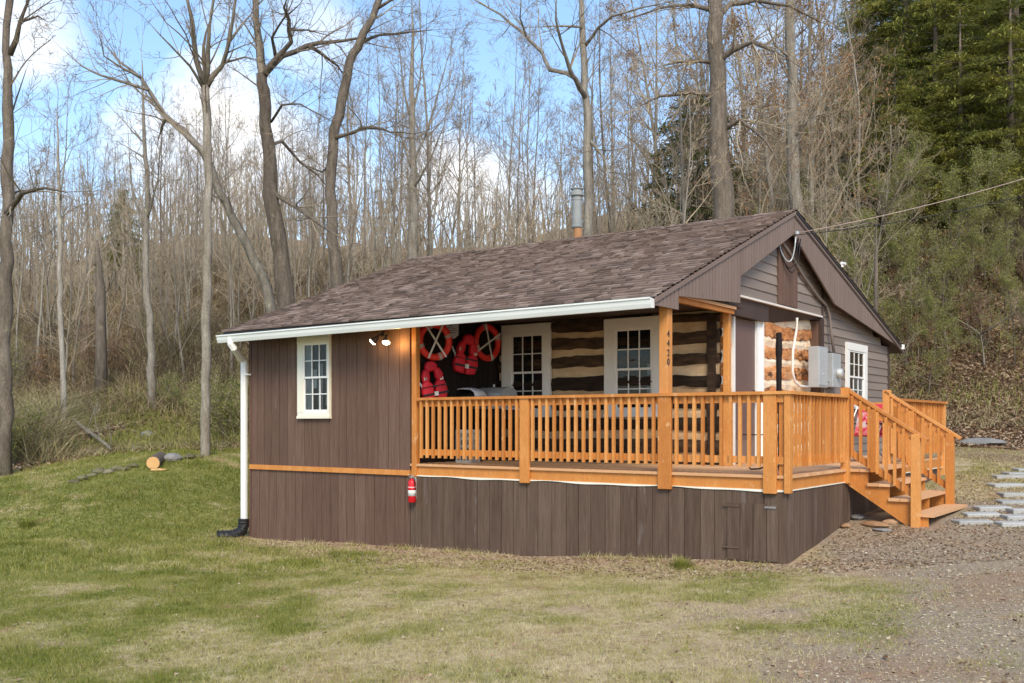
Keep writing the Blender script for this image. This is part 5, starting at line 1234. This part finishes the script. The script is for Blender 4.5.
# gravel
def pebbles(n, px0, px1, d0, d1, s0, s1, wf, name, label, power=1.):
    x, y, d = polar_pts(n, px0, px1, d0, d1, power); dry, gr, li = weights(x, y); k = mask_out(x, y) & (NR.random(n) < wf(dry, gr, li, x, y)); x, y = x[k], y[k]; n = len(x)
    s = s0*(s1/s0)**(NR.random(n)**2.2); C_ = np.c_[x, y, height(x, y)+s*.15]; sc = s[:, None]*NR.uniform(.6, 1.2, (n, 3)); sc[:, 2] *= .6; az = NR.uniform(0, PI, n); ca_, sa = np.cos(az), np.sin(az)
    oc = np.array([(1,0,0),(0,1,0),(-1,0,0),(0,-1,0),(0,0,1)], float); vs = []
    for o_ in oc:
        q = o_+NR.normal(0, .16, (n, 3)); q = q*sc; vs.append(np.c_[q[:, 0]*ca_-q[:, 1]*sa, q[:, 0]*sa+q[:, 1]*ca_, q[:, 2]]+C_)
    F = [(0, 1, 4), (1, 2, 4), (2, 3, 4), (3, 0, 4)]; V = np.concatenate([np.stack([vs[i] for i in f], 1) for f in F]); r = np.tile(np.clip(NR.normal(.5, .25, n), 0, 1), 4)
    return tag(link(name, tri_mesh(name, M['pebble'], V, 3, r)), label, 'gravel', None, 'stuff')
pebbles(60000, 560, 1100, 5.8, 19, .004, .020, lambda d, g, l, x, y: g*.9, 'gravel', 'loose grey gravel of the drive at the right', 1.0)
pebbles(14000, 240, 1060, 10, 22, .007, .035, lambda d, g, l, x, y: np.clip(d*((y > -1.2) & (y < .2))*.5+.8*((x > -.2) & (x < 1.6) & (y > -.5) & (y < 4.4)), 0, 1), 'gravel', 'rubble and chips along the foot of the skirt')
# grass
def blades(n, px0, px1, d0, d1, h0, h1, w, name, label, wf, power=1., rbase=None):
    x, y, d = polar_pts(n, px0, px1, d0, d1, power); dry, gr, li = weights(x, y); k = mask_out(x, y) & (NR.random(n) < wf(dry, gr, li, x, y)); x, y, dry = x[k], y[k], dry[k]
    if name == 'grass' and h1 < .1:
        q = NR.random(len(x)) > .85*bare(x, y); x, y, dry = x[q], y[q], dry[q]
    n = len(x)
    z = height(x, y)-.004; tuft = fbm(x, y, .22, 77, 2); h = NR.uniform(h0, h1, n)*(.35+1.3*tuft)*(1.15-.5*dry); az = NR.uniform(0, 2*PI, n); tl = h*NR.uniform(.1, 1.3, n); a2 = NR.uniform(0, PI, n); ww = w*NR.uniform(.6, 1.4, n)
    B = np.c_[x, y, z]; S = np.c_[np.cos(a2)*ww, np.sin(a2)*ww, np.zeros(n)]; T = B+np.c_[np.cos(az)*tl, np.sin(az)*tl, h]
    big = fbm(x, y, 2.6, 91)
    r = np.clip(.15+.60*dry+(big-.5)*.4+(fbm(x, y, .35, 83, 3)-.5)*.55+NR.normal(0, .16, n), 0, 1)
    V = np.stack([B-S, B+S, T], 1)
    return tag(link(name, tri_mesh(name, M['grass'], V, 3, r)), label, 'grass', None, 'stuff')
lw_ = lambda d, g, l, x, y: np.clip((1-l*.7)*(1-g*.93)*(1-.55*d*(y > -1.2)*(x > -9)), 0, 1)
blades(330000, -40, 1070, 5.8, 13, .018, .055, .0028, 'grass', 'short patchy lawn grass in the foreground', lw_, .9)
blades(260000, -60, 1080, 13, 27, .03, .085, .006, 'grass', 'green lawn grass rising to the woods', lw_, .9)
blades(70000, -80, 340, 22.5, 36, .05, .17, .008, 'grass', 'longer pale grass at the lawn edge by the woods', lambda d, g, l, x, y: np.clip(.2+l, 0, 1)*(fbm(x, y, 1.2, 5) > .5))
blades(60000, 200, 800, 11, 18.5, .05, .14, .004, 'grass', 'weeds along the foot of the skirt boards', lambda d, g, l, x, y: ((y > -.30) & (y < .0) & (x < .1))*(fbm(x, y, .5, 19) > .48)*1.)
for i, (px, py, s, lab) in enumerate([(28, 528, 1.6, 'dark green grass clump at the left edge of the lawn'), (682, 568, 1.2, 'small green weed tuft at the foot of the skirt')]):
    g, d = ground_px(px, py); n = 260; a = NR.uniform(0, 2*PI, n); rr2 = NR.random(n)*.10*s; B = np.c_[np.cos(a)*rr2, np.sin(a)*rr2, np.zeros(n)-.01]
    h = NR.uniform(.07, .16, n)*s*.8; T = B+np.c_[np.cos(a)*h*.5, np.sin(a)*h*.5, h]; S = np.c_[-np.sin(a), np.cos(a), np.zeros(n)]*.005
    o = link('grass_clump', tri_mesh('grass_clump', M['grass'], np.stack([B-S, B+S, T], 1), 3, NR.uniform(0, .3, n))); o.location = (g.x, g.y, g.z); tag(o, lab, 'grass clump')
# fallen branches at the wood's edge
for i, (pts, lab) in enumerate([([(72, 418, 2), (86, 430, 4), (100, 440, 4), (110, 448, 3)], 'pale fallen branch at the left edge of the woods')]):
    mb = MB(); P = []
    for px, py, w in pts:
        q, d = ground_px(px, py+6); P.append((at(px, py, d), w/2*d/FOC))
    mb.tube([p for p, _ in P], [r for _, r in P], 7); rng = random.Random(5)
    for p, r in P[1:]: grow(mb, rng, p, rv(rng)+Vector((0, 0, .8)), .9, .015, 1, .1, (0, 0, 5), .2)
    tag(mb.build('fallen_branch', M['barkpale'], None), lab, 'branch')

# ================================================================ SKY, SUN, CAMERA
w = bpy.data.worlds.new('World'); SC.world = w; w.use_nodes = True; t = w.node_tree; bg = t.nodes['Background']
sun_dir = Vector((.62, -.72, .86)).normalized(); el = math.asin(sun_dir.z); az = math.atan2(sun_dir.x, sun_dir.y)
sk = N(t, 'ShaderNodeTexSky'); sk.sky_type = 'NISHITA'; sk.sun_disc = False; sk.sun_elevation = el; sk.sun_rotation = az; sk.air_density = 1.0; sk.dust_density = .6; sk.ozone_density = 1.0
tc = N(t, 'ShaderNodeTexCoord'); DIR = tc.outputs['Generated']
def pxdir(px, py):
    k = (px-CXP)/FOC; return Vector((FW[0]+k*RT[0], FW[1]+k*RT[1], (HOR-py)/FOC)).normalized()
acc = None
for px, py, rpx, a in [(20, 25, 52, 1.), (-25, 20, 60, 1.), (215, 125, 62, 1.), (165, 150, 62, .9), (275, 165, 60, .9), (235, 190, 80, .9), (330, 190, 60, .6), (318, 35, 46, .6), (295, 8, 40, .6), (235, 10, 40, .45), (445, 178, 44, 1.), (485, 195, 48, .9), (520, 215, 60, .8), (60, 200, 60, .6), (0, 230, 90, .6), (130, 240, 90, .7), (560, 240, 90, .6), (660, 230, 90, .6), (400, 240, 80, .6), (850, 120, 130, .55), (760, 170, 90, .6)]:
    dt = N(t, 'ShaderNodeVectorMath', operation='DOT_PRODUCT'); t.links.new(DIR, dt.inputs[0]); dt.inputs[1].default_value = pxdir(px, py)
    c1 = math.cos(rpx*1.25/FOC); v = math_(t, 'DIVIDE', math_(t, 'SUBTRACT', dt.outputs['Value'], c1), 1-c1, clamp=True)
    v = math_(t, 'MULTIPLY', math_(t, 'POWER', v, .6), a); acc = v if acc is None else math_(t, 'MAXIMUM', acc, v)
def dn(scale, detail=6, rough=.6, off=0):
    mp = N(t, 'ShaderNodeMapping'); mp.inputs[3].default_value = (1, 1, 1.7); mp.inputs[1].default_value = (off,)*3; t.links.new(DIR, mp.inputs[0])
    n = N(t, 'ShaderNodeTexNoise', i_Scale=scale, i_Detail=detail, i_Roughness=rough); t.links.new(mp.outputs[0], n.inputs['Vector']); return n.outputs['Fac']
nz = dn(9, 8, .62); amb = math_(t, 'MULTIPLY', math_(t, 'SUBTRACT', dn(2.6, 4, .5, 3.), .52), 2.0, clamp=True)
acc = math_(t, 'MAXIMUM', acc, math_(t, 'MULTIPLY', amb, .25))
mask = math_(t, 'MULTIPLY_ADD', math_(t, 'ADD', acc, math_(t, 'MULTIPLY', math_(t, 'SUBTRACT', nz, .5), 1.2)), 1.5, -.55, clamp=True)
mask = math_(t, 'MULTIPLY', mask, .93)
cc_ = ramp(t, [(.3, (4.2, 4.3, 4.6)), (.7, (6.5, 6.3, 5.9))], dn(14, 5, .6, 1.))
t.links.new(mixc(t, mask, mixc(t, .12, sk.outputs[0], (2., 5., 9.)), cc_.outputs[0]), bg.inputs[0]); bg.inputs[1].default_value = .135
sl = bpy.data.lights.new('sun', 'SUN'); sl.energy = 2.0; sl.angle = math.radians(24); sl.color = (1, .88, .70); so2 = bpy.data.objects.new('sun', sl); COL.objects.link(so2)
so2.rotation_euler = sun_dir.to_track_quat('Z', 'Y').to_euler()
cam = bpy.data.cameras.new('camera'); co = bpy.data.objects.new('camera', cam); COL.objects.link(co); SC.camera = co
cam.sensor_width = 36; cam.sensor_fit = 'HORIZONTAL'; cam.lens = FOC/1024*36; cam.shift_y = (HOR-341.5)/1024; cam.clip_end = 2000; cam.clip_start = .1
co.location = CAM; co.rotation_euler = (PI/2, 0, math.atan2(-FW[0], FW[1]))
vs_ = SC.view_settings; vs_.view_transform = 'Standard'; vs_.look = 'None'; vs_.exposure = .90; vs_.gamma = 1; vs_.use_curve_mapping = False
SC.cycles.max_bounces = 6; SC.cycles.transparent_max_bounces = 8; SC.cycles.use_denoising = True
